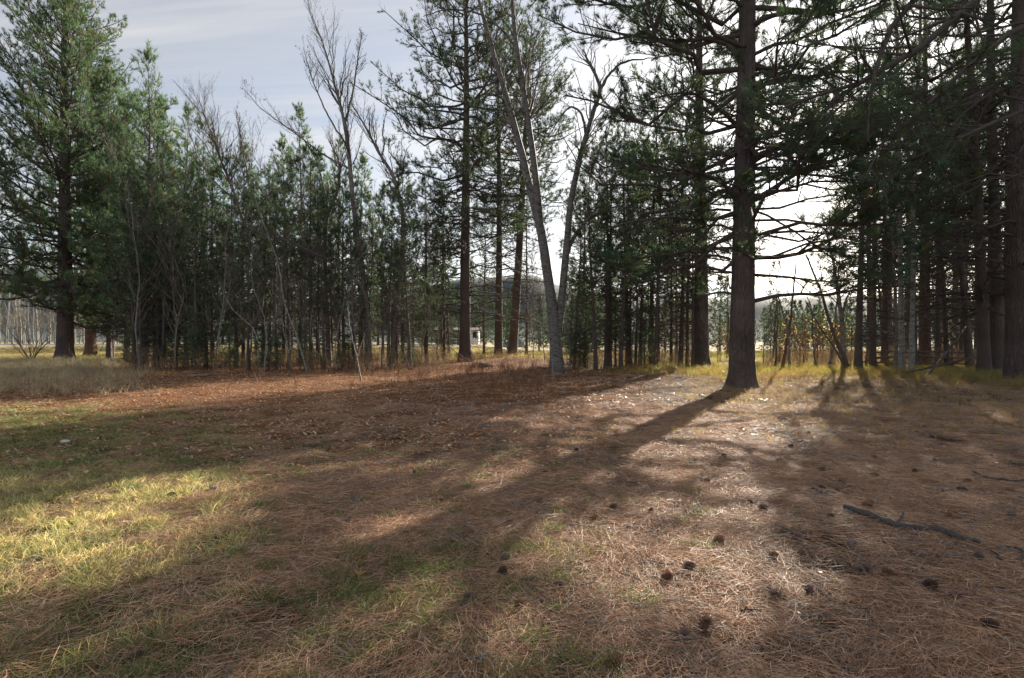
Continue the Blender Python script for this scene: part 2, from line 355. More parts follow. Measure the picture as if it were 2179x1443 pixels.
def ground_mat():
    m, nt, out = mat('forest_floor')
    g = N(nt, 'ShaderNodeNewGeometry'); s = N(nt, 'ShaderNodeSeparateXYZ'); L(nt, g.outputs['Position'], s.inputs[0])
    pos = g.outputs['Position']
    n1 = noise(nt, pos, 0.35, 5, 0.6); n2 = noise(nt, pos, 3.0, 6, 0.7); n3 = noise(nt, pos, 26, 5, 0.75); n4 = noise(nt, pos, 140, 3, 0.7)
    duff = ramp(nt, n3, [(0.3, (0.034, 0.024, 0.018)), (0.5, (0.075, 0.048, 0.032)), (0.7, (0.15, 0.10, 0.066))])
    duff = mixc(nt, 0.6, duff, ramp(nt, n4, [(0.3, (0.45, 0.42, 0.4)), (0.7, (1.25, 1.2, 1.1))]), 'MULTIPLY')
    leafc = ramp(nt, n3, [(0.3, (0.11, 0.052, 0.028)), (0.5, (0.22, 0.105, 0.052)), (0.72, (0.36, 0.20, 0.11))])
    green = ramp(nt, n3, [(0.3, (0.035, 0.045, 0.018)), (0.55, (0.075, 0.085, 0.034)), (0.75, (0.15, 0.14, 0.06))])
    field = ramp(nt, n2, [(0.3, (0.22, 0.20, 0.11)), (0.5, (0.36, 0.30, 0.18)), (0.7, (0.48, 0.39, 0.24))])
    def band(sock, a, b):
        r = N(nt, 'ShaderNodeMapRange', interpolation_type='SMOOTHSTEP'); r.inputs[1].default_value = a; r.inputs[2].default_value = b; L(nt, sock, r.inputs[0]); return r.outputs[0]
    def mul(a, b):
        q = N(nt, 'ShaderNodeMath', operation='MULTIPLY'); L(nt, a, q.inputs[0])
        if isinstance(b, float): q.inputs[1].default_value = b
        else: L(nt, b, q.inputs[1])
        return q.outputs[0]
    wob = N(nt, 'ShaderNodeMath', operation='MULTIPLY_ADD', i_1=6.0, i_2=-3.0); L(nt, n1, wob.inputs[0])
    yy = N(nt, 'ShaderNodeMath', operation='ADD'); L(nt, s.outputs[1], yy.inputs[0]); L(nt, wob.outputs[0], yy.inputs[1])
    xx = N(nt, 'ShaderNodeMath', operation='ADD'); L(nt, s.outputs[0], xx.inputs[0]); L(nt, wob.outputs[0], xx.inputs[1])
    c = mixc(nt, mul(mul(band(yy.outputs[0], 5.5, 9.5), band(xx.outputs[0], 5.0, 0.5)), 0.9), duff, leafc)
    gl = mul(mul(band(xx.outputs[0], -0.3, -3.0), band(yy.outputs[0], 12.0, 7.0)), band(n2, 0.36, 0.56))
    c = mixc(nt, gl, c, green)
    near = mul(mul(band(s.outputs[1], 5.2, 3.2), band(s.outputs[0], 1.3, -0.6)), band(n2, 0.42, 0.6))
    c = mixc(nt, near, c, green)
    c = mixc(nt, band(yy.outputs[0], 34.0, 44.0), c, field)
    c = mixc(nt, band(s.outputs[1], 170.0, 320.0), c, (0.07, 0.08, 0.05))
    p = N(nt, 'ShaderNodeBsdfPrincipled', i_Roughness=0.95); p.inputs['Specular IOR Level'].default_value = 0.1; L(nt, c, p.inputs['Base Color'])
    hsum = N(nt, 'ShaderNodeMath', operation='MULTIPLY_ADD', i_1=0.5); L(nt, n4, hsum.inputs[0]); L(nt, n3, hsum.inputs[2])
    b = N(nt, 'ShaderNodeBump', i_Strength=0.8, i_Distance=0.04); L(nt, hsum.outputs[0], b.inputs['Height']); L(nt, b.outputs[0], p.inputs['Normal'])
    L(nt, p.outputs[0], out.inputs[0]); return m
M['ground'] = ground_mat()

# ------------------------------------------------------------------ ground, road, hills
def grid_obj(name, xs, ys, zf, m):
    X, Y = np.meshgrid(xs, ys); Z = zf(X, Y); mb = MB()
    nx, ny = len(xs), len(ys); i = np.arange(nx * ny).reshape(ny, nx)
    q = np.stack([i[:-1, :-1], i[:-1, 1:], i[1:, 1:], i[1:, :-1]], -1).reshape(-1, 4)
    mb.add(np.stack([X, Y, Z], -1), q); return tag(mb.obj(name, m), kind='structure')
def spaced(a, b, step, far, k):
    core = np.arange(a, b, step); t = np.geomspace(step * 1.5, far, k)
    return core, t
xc, xt = spaced(-16, 16, 0.22, 4500, 36)
yc, yt = spaced(0.5, 40, 0.22, 6000, 40)
xs = np.concatenate([xc[0] - xt[::-1], xc, xc[-1] + xt]); ys = np.concatenate([yc[0] - np.geomspace(0.3, 60, 16)[::-1], yc, yc[-1] + yt])
grid_obj('ground', xs, ys, zg, M['ground'])

def road():
    m, nt, out = mat('asphalt')
    g = N(nt, 'ShaderNodeNewGeometry'); n = noise(nt, g.outputs['Position'], 1.5, 6, 0.7)
    c = ramp(nt, n, [(0.3, (0.10, 0.10, 0.105)), (0.7, (0.16, 0.16, 0.165))])
    p = N(nt, 'ShaderNodeBsdfPrincipled', i_Roughness=0.5); L(nt, c, p.inputs['Base Color']); L(nt, p.outputs[0], out.inputs[0])
    tag(grid_obj('road', np.linspace(-140, -4, 60), np.linspace(72, 88, 9), lambda X, Y: np.maximum(zg(X, Y), 0) + 0.03, m))
    for yy, wd in ((73.2, 0.16), (79.85, 0.14), (80.15, 0.14), (86.8, 0.16)):
        tag(grid_obj('road_marking', np.linspace(-140, -4, 60), np.array([yy - wd / 2, yy + wd / 2]), lambda X, Y: zg(X, Y) + 0.036, M['whitepaint'] if wd > 0.15 else M['yleaf']))
road()

def hills():
    m, nt, out = mat('forested_hill')
    g = N(nt, 'ShaderNodeNewGeometry'); n = noise(nt, g.outputs['Position'], 0.045, 8, 0.75)
    c = ramp(nt, n, [(0.3, (0.035, 0.05, 0.055)), (0.55, (0.06, 0.08, 0.085)), (0.75, (0.14, 0.15, 0.13))])  # bluish greens: distance haze painted into the hill colour
    p = N(nt, 'ShaderNodeBsdfPrincipled', i_Roughness=0.95); L(nt, c, p.inputs['Base Color']); L(nt, p.outputs[0], out.inputs[0])
    rng = np.random.default_rng(5)
    def zf(X, Y):
        u = X / np.maximum(Y, 1) * F + CX
        a = 100 + 105 * np.exp(-((u - 60) / 330) ** 2) + 88 * np.exp(-((u - 1040) / 260) ** 2) + 30 * np.exp(-((u - 1720) / 150) ** 2) + 40 * np.exp(-((u - 2400) / 400) ** 2)
        a = a + 9 * np.sin(X * 0.011 + 1) + 6 * np.sin(X * 0.031) + 3 * np.sin(X * 0.08 + Y * 0.05)
        e = sstep(Y, 1100, 1650) * (1 - sstep(Y, 1900, 2900))
        return a * e * (Y / 1700) - 3 + 3.0 * np.sin(X * 0.13 + Y * 0.04) * np.sin(Y * 0.09) * e
    grid_obj('hills', np.linspace(-3200, 3200, 220), np.linspace(1100, 2900, 40), zf, m)
hills()

# ------------------------------------------------------------------ trees
def needles(rng, mb, pos, d, n, ln, wd, spread, back, tint):
    k = len(pos)
    if k == 0: return
    dd = unit(d[:, None, :] + spread * rdir(rng, k * n).reshape(k, n, 3))
    b = pos[:, None, :] - d[:, None, :] * (back * rng.random((k, n, 1)))
    l = ln * rng.uniform(0.65, 1.1, (k, n, 1)) * rng.uniform(0.6, 1.3, (k, 1, 1))
    tip = b + dd * l; tip[..., 2] -= 0.06 * l[..., 0]
    s = unit(np.cross(dd, rdir(rng, k * n).reshape(k, n, 3))) * (wd / 2)
    V = np.stack([b - s, b + s, tip + s * 0.25], 2).reshape(-1, 3)
    f = np.arange(len(V)).reshape(-1, 3)
    c = tint[:, None, None, :] * rng.uniform(0.75, 1.25, (k, n, 1, 1)); c = np.repeat(np.broadcast_to(c, (k, n, 1, 3)), 3, 2).reshape(-1, 3)
    mb.add(V, f, c, smooth=False)

def slivers(mb, rng, P, R):
    """the thinnest twigs: one long triangle each"""
    a, b = P[:, 0], P[:, -1]; s = unit(np.cross(b - a, rdir(rng, len(P)))) * np.maximum(R[:, :1], 0.005)
    V = np.stack([a - s, a + s, b], 1).reshape(-1, 3); mb.add(V, np.arange(len(V)).reshape(-1, 3), smooth=False)

def trunk_tube(mb, rng, path, rad, sides, amp):
    n, k = 1, len(path)
    th = np.arange(sides) * 2 * np.pi / sides; zz = path[:, 2]
    ph = rng.uniform(0, 6.28, 6)
    lob = np.zeros((k, sides))
    for j, (a, fz, am) in enumerate(((3, 0.6, .35), (5, 1.1, .3), (9, 1.7, .35), (14, 2.9, .4))):
        lob += am * np.sin(a * th[None] + ph[j] + 1.3 * np.sin(fz * zz[:, None] + ph[(j + 1) % 6]))
    lob *= amp
    if sides >= 40:                                        # bark in long broken plates with furrows between them
        r_ = float(rad[k // 8]); ns = 900; zt = 13.0; S = np.stack([rng.uniform(0, 2 * np.pi * r_, ns), rng.uniform(-.3, zt, ns)], -1)
        Z = np.repeat(zz[:, None] - zz[0], sides, 1); T = np.repeat(th[None] * r_, k, 0)
        Tw = T + .03 * np.sin(5 * Z + ph[0]) + .02 * np.sin(11 * Z + 9 * T + ph[1]); Zw = Z + .06 * np.sin(17 * T + ph[2]) + .04 * np.sin(41 * T + 3 * Z)
        e = np.zeros((k, sides)); hgt = rng.uniform(-.4, .6, ns)
        for r0_ in range(0, k, 20):
            dx_ = np.abs(Tw[r0_:r0_ + 20, :, None] - S[None, None, :, 0]); dx_ = np.minimum(dx_, 2 * np.pi * r_ - dx_); dz_ = (Zw[r0_:r0_ + 20, :, None] - S[None, None, :, 1]) / 3.4
            dd_ = np.sqrt(dx_ ** 2 + dz_ ** 2); o_ = np.argpartition(dd_, 1, 2)[..., :2]; d2 = np.take_along_axis(dd_, o_, 2)
            e[r0_:r0_ + 20] = np.clip((d2.max(2) - d2.min(2)) / .028, 0, 1) * (1 + .35 * hgt[o_[..., 0]])
        lob = lob + np.where(Z < zt, .022 / r_ * (e - .7), 0) + rng.normal(0, .006, lob.shape)
    flare = (0.20 if sides >= 40 else 0.10) * np.clip(1 - (zz - zz[0]) / 0.7, 0, 1)[:, None] ** 2 * np.sin(5 * th[None] + ph[4])
    tubes(mb, path[None], rad[None], sides, rough=(lob + flare)[None])

FOL = (1.35, 1.2, 1.35, 0.9, 1.8)                        # limbs, twigs, twiglets, needles per tuft, needle width
def pine(name, label, cat, px, d, H, r0, cb, Rm, seed, shape='tall', nb=70, tn=14, nl=0.19, nw=0.010, dead=26, prune=False, lean=(0, 0),
         m_bark='bark', m_needle='needle', sides=12, group=None, extra=(), split=False, sec=2.6, tert=3, spread=0.8, base=None, up=0.0, thin=1.0, wander=0.12, web=1.6):
    """trunk, limbs in whorls, side twigs, twiglets and needle tufts; everything in metres round the tree's foot"""
    rng = np.random.default_rng(seed)
    if base is None:
        x = (px - CX) * d / F; base = np.array([x, d, float(zg(x, d)) - 0.05])
    base = np.asarray(base, float)
    nb = int(nb * FOL[0]); sec *= FOL[1]; tert *= FOL[2]; tn = int(tn * FOL[3]); nw *= FOL[4]
    root = thing(name, label, cat, base, 0, group)
    k = 260 if sides >= 40 else 40 if sides > 14 else 18
    s = np.linspace(0, 1, k) ** (1.6 if sides > 14 else 1.25)
    path = np.stack([lean[0] * s + wander * np.sin(s * 5 + seed) * s, lean[1] * s + wander * np.cos(s * 4 + seed * 2) * s, H * s], -1)
    rad = r0 * ((1 - s) ** 0.85 * 0.97 + 0.02) * (1 + (0.26 if sides >= 40 else 0.38) * np.exp(-s * H / 0.40))
    mb = MB(); trunk_tube(mb, rng, path, rad, sides, 0.045 if sides > 14 else 0.035)
    mb.obj('trunk', M[m_bark], root)
    TP = path[None]; TR = rad[None]
    def tr(z):
        return np.stack([np.interp(z, path[:, 2], path[:, i]) for i in range(3)], -1), np.interp(z, path[:, 2], rad)
    # live limbs
    u = (np.arange(nb) + rng.uniform(0, 0.9, nb)) / nb
    z = cb + (H * 0.985 - cb) * u ** (0.9 if shape != 'conic' else 1.0)
    rel = (z - cb) / (H - cb)
    if shape == 'conic': prof = (1 - rel) ** 0.8 * (0.75 + 0.25 * np.sin(np.minimum(rel * 6, 1.57))) + 0.05
    elif shape == 'broad': prof = (1 - rel ** 1.7) ** 0.95 * (0.8 + 0.2 * np.sin(np.minimum(rel * 8, 1.57))) + 0.05
    elif shape == 'slim': prof = (0.45 + 0.75 * np.sin(np.minimum(rel * 2.6, 3.0))) * (1 - rel) ** 0.35 + 0.10
    else: prof = (0.6 + 0.5 * np.sin(np.minimum(rel * 4, 2.2))) * (1 - rel ** 2.2) ** 0.8 + 0.06
    ln = Rm * prof * rng.uniform(0.62, 1.12, nb)
    azm = np.arange(nb) * 2.399 + rng.uniform(-0.6, 0.6, nb)
    el = np.interp(rel, [0, 0.3, 0.7, 1], [-0.18, 0.12, 0.42, 0.95]) + rng.normal(0, 0.12, nb) + up
    P0, rt = tr(z)
    hd = np.stack([np.cos(azm), np.sin(azm), np.zeros(nb)], -1)
    d0 = hd * np.cos(el)[:, None]; d0[:, 2] = np.sin(el)
    kb = 7; t = np.linspace(0, 1, kb)[None, :, None]
    bend = rng.normal(0, 0.10, (nb, 1, 3)); bend[:, 0, 2] = np.interp(rel, [0, 0.5, 1], [0.20, 0.26, 0.12]) + rng.normal(0, 0.05, nb)
    sag = np.zeros((nb, 1, 3)); sag[:, 0, 2] = -0.22 * (1 - rel)
    BP = P0[:, None] + ln[:, None, None] * (d0[:, None] * t + bend * t ** 2.5 + sag * t * (1 - t) * 2)
    BP[:, 1:] += rng.normal(0, 0.022 if shape in ('conic', 'broad') else 0.042, (nb, kb - 1, 3)) * ln[:, None, None]
    rb = np.clip(0.013 * ln + 0.006, 0.008, rt * 0.55)
    BR = rb[:, None] * np.linspace(1, 0.22, kb)[None] ** 0.9
    for pts, ra in extra:
        p, r = resample(np.asarray(pts, float) - base, ra, kb); BP = np.concatenate([BP, p[None]]); BR = np.concatenate([BR, r[None]])
    if prune:
        keep = ~(lit(BP[:, 3] + base) | lit(BP[:, 5] + base) | lit(BP[:, 2] + base) | lit(BP[:, 4] + base) | lit(BP[:, 6] + base)) | ((np.arange(len(BP)) >= nb) & (np.arange(len(BP)) < nb + 15))
        BP, BR = BP[keep], BR[keep]
    n = len(BP); Lb = np.linalg.norm(BP[:, -1] - BP[:, 0], axis=1)
    # side twigs
    cnt = np.maximum(3, (Lb * sec * thin + rng.uniform(0, 2, n)).astype(int)); i2 = np.repeat(np.arange(n), cnt)
    t2 = rng.uniform(0.0, 1, len(i2)) ** 0.75 * 0.8 + 0.2
    L2 = (0.22 + 0.36 * Lb[i2] * (1.08 - t2)) * rng.uniform(0.6, 1.15, len(i2))
    P2, R2 = spawn(rng, BP, BR, i2, t2, L2, rng.uniform(0.5, 1.1, len(i2)), 0.12, 3, 0.6, 0.03, 0.005, 0.22, 0.75)
    if prune:
        kp = ~(lit(P2[:, 1] + base) | lit(P2[:, 2] + base)) | (rng.random(len(P2)) < 0.15); P2, R2, i2 = P2[kp], R2[kp], i2[kp]; L2 = L2[kp]
    # twiglets
    c3 = np.maximum(2, (L2 * tert * 2.2 + rng.uniform(0, 1.5, len(L2))).astype(int)); i3 = np.repeat(np.arange(len(P2)), c3)
    t3 = rng.uniform(0.25, 1, len(i3)); L3 = rng.uniform(0.12, 0.34, len(i3))
    P3, R3 = spawn(rng, P2, R2, i3, t3, L3, rng.uniform(0.4, 1.0, len(i3)), 0.3, 2, 0.6, 0.012, 0.004, 0.25, 0.3)
    b3 = i2[i3]
    W1 = W2 = None
    if shape == 'tall' and web:                            # fine leafless twigs all along the limbs
        cw_ = (Lb * web).astype(int); iw = np.repeat(np.arange(n), cw_); W1 = spawn(rng, BP, BR, iw, rng.uniform(0.08, 0.95, len(iw)), rng.uniform(0.3, 1.1, len(iw)), rng.uniform(0.5, 1.3, len(iw)), -0.08, 3, 0.5, 0.010, 0.0045, -0.05, 0.2, 0.25)
        if prune:
            kp = ~(lit(W1[0][:, 1] + base) | lit(W1[0][:, 2] + base)) | (rng.random(len(iw)) < 0.3); W1 = (W1[0][kp], W1[1][kp]); iw = iw[kp]
        jw = np.repeat(np.arange(len(iw)), 3); W2 = spawn(rng, W1[0], W1[1], jw, rng.uniform(0.2, 1, len(jw)), rng.uniform(0.12, 0.45, len(jw)), rng.uniform(0.4, 1.2, len(jw)), 0, 2, 0.7, 0.006, 0.0042, 0, 0.2)
    # tufts at every tip
    tp = np.concatenate([P3[:, -1], P2[:, -1], BP[:, -1]]); td = unit(np.concatenate([P3[:, -1] - P3[:, -2], P2[:, -1] - P2[:, -2], BP[:, -1] - BP[:, -2]]))
    tb = np.concatenate([b3, i2, np.arange(n)])
    if prune:
        kp = ~lit(tp + base) | (rng.random(len(tp)) < 0.08); tp, td, tb = tp[kp], td[kp], tb[kp]
    # crowns are clumpy: drop tufts in noise hollows
    fq = 1.0 if shape in ('conic', 'broad') else 1.5
    q = np.sin(tp[:, 0] * 1.9 * fq + seed) + np.sin(tp[:, 1] * 2.1 * fq + seed * 1.7) + np.sin(tp[:, 2] * 2.3 * fq + seed * 0.6)
    kp = q > (-1.75 if fq == 1.0 else -0.95) + 0.4 * rng.normal(size=len(tp)) ; tp, td, tb = tp[kp], td[kp], tb[kp]
    tint = np.ones((len(tp), 3)) * rng.uniform(0.6, 1.45, (len(tp), 1)); tint[:, 0] *= rng.uniform(0.8, 1.3, len(tp)); tint[:, 2] *= rng.uniform(0.8, 1.25, len(tp))
    br = rng.random(len(tp)) < 0.025; tint[br] = np.array([2.6, 1.1, 0.6]) * rng.uniform(0.6, 1, (br.sum(), 1))
    if split:
        for j in range(n):
            mb = MB(); tubes(mb, BP[j:j + 1], BR[j:j + 1], 7)
            a = i2 == j; tubes(mb, P2[a], R2[a], 4); a = b3 == j; tubes(mb, P3[a], R3[a], 3)
            if W1 is not None: a = iw == j; tubes(mb, W1[0][a], W1[1][a], 3); a = iw[jw] == j; slivers(mb, rng, W2[0][a], W2[1][a])
            bo = mb.obj('branch', M['limb'], root)
            a = tb == j; mb = MB(); needles(rng, mb, tp[a], td[a], tn, nl, nw, spread, 0.16, tint[a])
            if mb.n: mb.obj('needle_foliage', M[m_needle], bo)
    else:
        mb = MB(); tubes(mb, BP, BR, 5); tubes(mb, P2, R2, 3); slivers(mb, rng, P3, R3)
        if W1 is not None: tubes(mb, W1[0], W1[1], 3); slivers(mb, rng, W2[0], W2[1])
        tag(mb.obj('branchwork', M['limb'], root), kind='stuff')
        mb = MB(); needles(rng, mb, tp, td, tn, nl, nw, spread, 0.16, tint)
        mb.obj('crown', M[m_needle], root)
    # dead bare limbs below the live crown
    if dead:
        dead = int(dead * 1.4)
        zl = rng.uniform(max(1.2, 0.10 * H), cb + 0.28 * (H - cb), dead); P0, rt = tr(zl)
        an = rng.uniform(0, 6.28, dead); e = rng.normal(-0.05, 0.22, dead)
        ld = np.minimum(Rm * rng.uniform(0.3, 0.95, dead), 3.2)
        dd = np.stack([np.cos(an) * np.cos(e), np.sin(an) * np.cos(e), np.sin(e)], -1)
        t = np.linspace(0, 1, 5)[None, :, None]; bd = rng.normal(0, 0.14, (dead, 1, 3)); bd[:, 0, 2] -= 0.1
        DP = P0[:, None] + ld[:, None, None] * (dd[:, None] * t + bd * t ** 2); DP[:, 1:] += rng.normal(0, 0.03, (dead, 4, 3)) * ld[:, None, None]
        DR = np.clip(0.012 * ld + 0.007, 0.009, rt * 0.4)[:, None] * np.linspace(1, 0.3, 5)[None]
        if prune:
            kp = ~(lit(DP[:, 1] + base) | lit(DP[:, 2] + base) | lit(DP[:, 3] + base) | lit(DP[:, 4] + base)); DP, DR = DP[kp], DR[kp]; ld = ld[kp]
        c = (ld * 4 + 2).astype(int); ii = np.repeat(np.arange(len(DP)), c)
        Q, QR = spawn(rng, DP, DR, ii, rng.uniform(0.2, 1, len(ii)), rng.uniform(0.2, 0.55, len(ii)) * ld[ii] * 0.6, rng.uniform(0.5, 1.2, len(ii)), 0.02, 3, 0.6, 0.014, 0.0045, 0.0, 0.5, 0.2)
        ii2 = np.repeat(np.arange(len(Q)), 2)
        Q2, QR2 = spawn(rng, Q, QR, ii2, rng.uniform(0.3, 1, len(ii2)), rng.uniform(0.12, 0.4, len(ii2)), rng.uniform(0.4, 1.2, len(ii2)), 0.0, 2, 0.7, 0.008, 0.004, 0.0, 0.3, 0.2)
        mb = MB(); tubes(mb, DP, DR, 4); tubes(mb, Q, QR, 3); slivers(mb, rng, Q2, QR2)
        tag(mb.obj('dead_branchwork', M['limb'], root), kind='stuff')
    return root

def bare(name, label, cat, stems, seed, m_bark, levels=3, per=(7, 6, 5), lf=(0.30, 0.4, 0.45), base=None, sides=9, up=0.25, tmin=0.35, group=None, leaves=0.0, rmin=0.004, m_twig='twig', lmax=4.0, buds=False):
    if rmin == 0.004: rmin = 0.0026
    """leafless broadleaf tree: hand placed stems, then twigs upon twigs"""
    rng = np.random.default_rng(seed)
    base = np.asarray(base if base is not None else stems[0][0][0], float)
    root = thing(name, label, cat, base, 0, group)
    K = 22; SP = []; SR = []
    for pts, ra in stems:
        p, r = resample(np.asarray(pts, float) - base, ra, K); p[1:] += rng.normal(0, 0.012, (K - 1, 3)); SP.append(p); SR.append(r)
    SP = np.array(SP); SR = np.array(SR)
    SR[0] *= 1 + 0.3 * np.exp(-np.maximum(SP[0, :, 2], 0) / 0.4)
    for j in range(len(SP)):
        mb = MB(); trunk_tube(mb, rng, SP[j], SR[j], sides, 0.03); mb.obj('trunk' if j == 0 else 'stem', M[m_bark], root)
    P, R = SP, SR; mb = MB(); LL = np.linalg.norm(np.diff(P, axis=1), axis=2).sum(1); tips = []
    for lv in range(levels):
        n = len(P); c = np.maximum(2, (per[lv] * rng.uniform(0.7, 1.3, n) * (np.clip(LL / 6, 0.3, 2) if lv == 0 else 1)).astype(int)); i = np.repeat(np.arange(n), c)
        t = rng.uniform(tmin if lv == 0 else 0.2, 0.98, len(i))
        ln = np.minimum(lmax, LL[i] * lf[lv] * (1.25 - 0.8 * t)) * rng.uniform(0.55, 1.2, len(i))
        P, R = spawn(rng, P, R, i, t, ln, rng.uniform(0.35, 0.95, len(i)), up, 6 if lv == 0 else 4, 0.42, 0.03, rmin, 0.15, 0.0, 0.12, taper=0.35)
        LL = ln; tubes(mb, P, R, 5 if lv == 0 else 3); tips.append(P[:, -1])
    if buds:
        tp = np.concatenate(tips); tp = tp[rng.random(len(tp)) < 0.10]
        needles(rng, mb, tp, rdir(rng, len(tp)), 3, 0.05, 0.03, 1.0, 0.03, np.ones((len(tp), 3)))
    tag(mb.obj('branchwork', M[m_twig], root), kind='stuff')
    if leaves > 0:
        tp = np.concatenate(tips); tp = tp[rng.random(len(tp)) < leaves]
        k = len(tp); n = 3; b = np.repeat(tp, n, 0) + rng.normal(0, 0.07, (k * n, 3)); a = rdir(rng, k * n); c = unit(np.cross(a, rdir(rng, k * n)))
        s = rng.uniform(0.02, 0.045, (k * n, 1))
        V = np.stack([b - a * s, b + c * s * 0.6, b + a * s, b - c * s * 0.6], 1).reshape(-1, 3)
        tint = np.repeat(np.stack([rng.uniform(0.7, 1.2, k * n), rng.uniform(0.55, 1.15, k * n), rng.uniform(0.5, 1.6, k * n)], -1), 4, 0)
        mb = MB(); mb.add(V, np.arange(len(V)).reshape(-1, 4), tint, smooth=False); mb.obj('foliage', M['yleaf'], root)
    return root

# --- the massive furrowed pine by the shadow (17.6 m away); its first limbs follow the photograph
D0 = 17.4
jx = lambda px, py, dd=0.0: W(px, py, D0 + dd)
J_EX = [
    ([jx(1606, 640), jx(1680, 625, .3), jx(1760, 628, .5), jx(1850, 612, .2), jx(1930, 608, -.3)], [.07, .055, .045, .03, .012]),
    ([jx(1606, 548), jx(1680, 545, -.3), jx(1750, 520, -.6), jx(1840, 470, -.9), jx(1930, 445, -1.3)], [.075, .06, .05, .035, .015]),
    ([jx(1606, 425), jx(1660, 392, -.4), jx(1710, 360, -.8), jx(1800, 335, -1.4), jx(1880, 305, -1.8)], [.085, .07, .06, .045, .02]),
    ([jx(1602, 345), jx(1650, 318, .5), jx(1700, 312, 1.0), jx(1790, 314, 1.6), jx(1850, 300, 2.0)], [.08, .07, .055, .04, .02]),
    ([jx(1600, 200), jx(1650, 168, -.6), jx(1720, 165, -1.2), jx(1800, 150, -2.), jx(1900, 160, -2.6)], [.085, .075, .06, .045, .02]),
    ([jx(1600, 60), jx(1650, 28, .4), jx(1740, 30, .8), jx(1830, 15, 1.3), jx(1900, -20, 1.5)], [.08, .07, .055, .04, .02]),
    ([jx(1565, 420), jx(1530, 385, -.4), jx(1480, 368, -.8), jx(1420, 370, -1.2), jx(1350, 352, -1.5)], [.07, .06, .05, .035, .015]),
    ([jx(1565, 330), jx(1520, 325, .4), jx(1450, 335, .8), jx(1380, 345, 1.1), jx(1290, 372, 1.4)], [.07, .06, .05, .035, .012]),
    ([jx(1565, 265), jx(1530, 230, -.5), jx(1480, 200, -1.0), jx(1430, 200, -1.4), jx(1370, 215, -1.8)], [.07, .06, .045, .03, .012]),
    ([jx(1570, 120), jx(1530, 82, .3), jx(1450, 88, .8), jx(1350, 78, 1.2), jx(1230, 50, 1.5)], [.085, .07, .055, .04, .015]),
    ([jx(1570, 500), jx(1520, 520, .5), jx(1440, 540, 1.0), jx(1370, 548, 1.4), jx(1300, 580, 1.8)], [.055, .045, .035, .025, .01]),
    ([jx(1570, 455), jx(1500, 470, -.5), jx(1430, 462, -1.0), jx(1350, 470, -1.3), jx(1280, 490, -1.6)], [.055, .045, .035, .025, .01]),
    ([jx(1570, 628), jx(1530, 622, .2), jx(1480, 635, .6)], [.05, .035, .02]),
    ([jx(1608, 585), jx(1680, 590, .8), jx(1770, 600, 1.6), jx(1850, 590, 2.2)], [.05, .04, .028, .012]),
    ([jx(1606, 500), jx(1690, 492, .7), jx(1780, 500, 1.5), jx(1870, 515, 2.0)], [.05, .04, .03, .012]),
]
for z_, a_, l_ in ((3.9, -40, 4.6), (4.4, 35, 5.2), (4.9, -8, 5.8), (5.5, 14, 6.2), (6.2, -26, 5.8), (6.9, 45, 5.2), (7.6, 3, 6.0), (8.3, 28, 5.4), (6.5, 5, 4.8), (5.8, -9, 5.2), (7.1, -15, 5.2)):  # further long limbs, added to shade the ground on this side
    ca_, sa_ = math.cos(R_(a_)), math.sin(R_(a_)); o_ = np.array([(1578 - CX) * D0 / F, D0, z_])
    J_EX.append(([o_ + np.array([ca_ * l_ * q, sa_ * l_ * q, (.9 + .5 * math.sin(z_ * 7)) * q - (1.1 + .6 * math.cos(z_ * 5)) * q * q + .18 * math.sin(q * 9 + z_ * 4)]) + np.array([.2 * math.sin(q * 7 + z_), .25 * math.cos(q * 6 + z_ * 3), 0]) * q for q in (0.05, .25, .45, .65, .85, 1.0)], [.042, .037, .031, .025, .018, .008]))
for z_, a_, l_ in ((5.3, -75, 2.6), (5.9, -120, 2.4), (6.3, -50, 3.0), (6.7, 80, 2.6), (7.1, -95, 3.0), (7.5, -30, 2.8), (7.9, -150, 2.6), (8.4, -70, 3.2), (6.0, 110, 2.4), (6.6, -10, 2.2), (4.2, 175, 3.6), (4.8, 200, 3.2), (5.4, 160, 3.0), (5.0, 190, 3.8), (4.0, 150, 3.2)):  # short limbs added round the trunk to fill in ground shade
    ca_, sa_ = math.cos(R_(a_)), math.sin(R_(a_)); o_ = np.array([(1578 - CX) * D0 / F, D0, z_])
    J_EX.append(([o_ + np.array([ca_ * l_ * q, sa_ * l_ * q, .5 * q - .9 * q * q + .08 * math.sin(q * 11 + z_)]) for q in (0.1, .3, .55, .8, 1.0)], [.045, .038, .03, .02, .008]))
J = pine('pine_tree', 'massive pine with furrowed grey bark casting the long shadow over the clearing', 'tree', 1578, D0, 27, 0.375, 3.6, 5.6, 11, 'tall',
         nb=80, tn=34, nl=0.20, nw=0.0068, dead=34, web=3.0, prune=True, m_bark='bark', sides=128, extra=J_EX, split=True, sec=3.2, tert=3.2, lean=(0.55, 0.4), wander=0.05)

# --- tall pines near the middle and the road
def PT(*a, **k): return pine('pine_tree', *a, **k)
PT('huge pine by the road with branches down to near its thick flared foot', 'tree', 138, 38, 28.5, 0.50, 2.8, 7.0, 21, 'broad', nb=165, tn=24, nl=0.23, nw=0.0092, dead=16, m_bark='bark', m_needle='needle_young', sides=14, sec=2.5, tert=2.6, up=0.2)
PT('second reddish pine trunk just behind the huge pine by the road', 'tree', 193, 47, 26.5, 0.42, 4.5, 6.2, 22, 'broad', nb=84, tn=18, nl=0.25, nw=0.012, dead=16, m_bark='bark_red', m_needle='needle_young', sec=2.0, tert=2.2)
PT('pine cut by the picture edge beyond the dry grass, branches only', 'tree', -110, 36, 23.5, 0.42, 3.0, 5.6, 23, 'broad', nb=80, tn=16, nl=0.22, nw=0.014, dead=10, m_bark='bark_red', m_needle='needle_young', sec=2.2, tert=2.4)
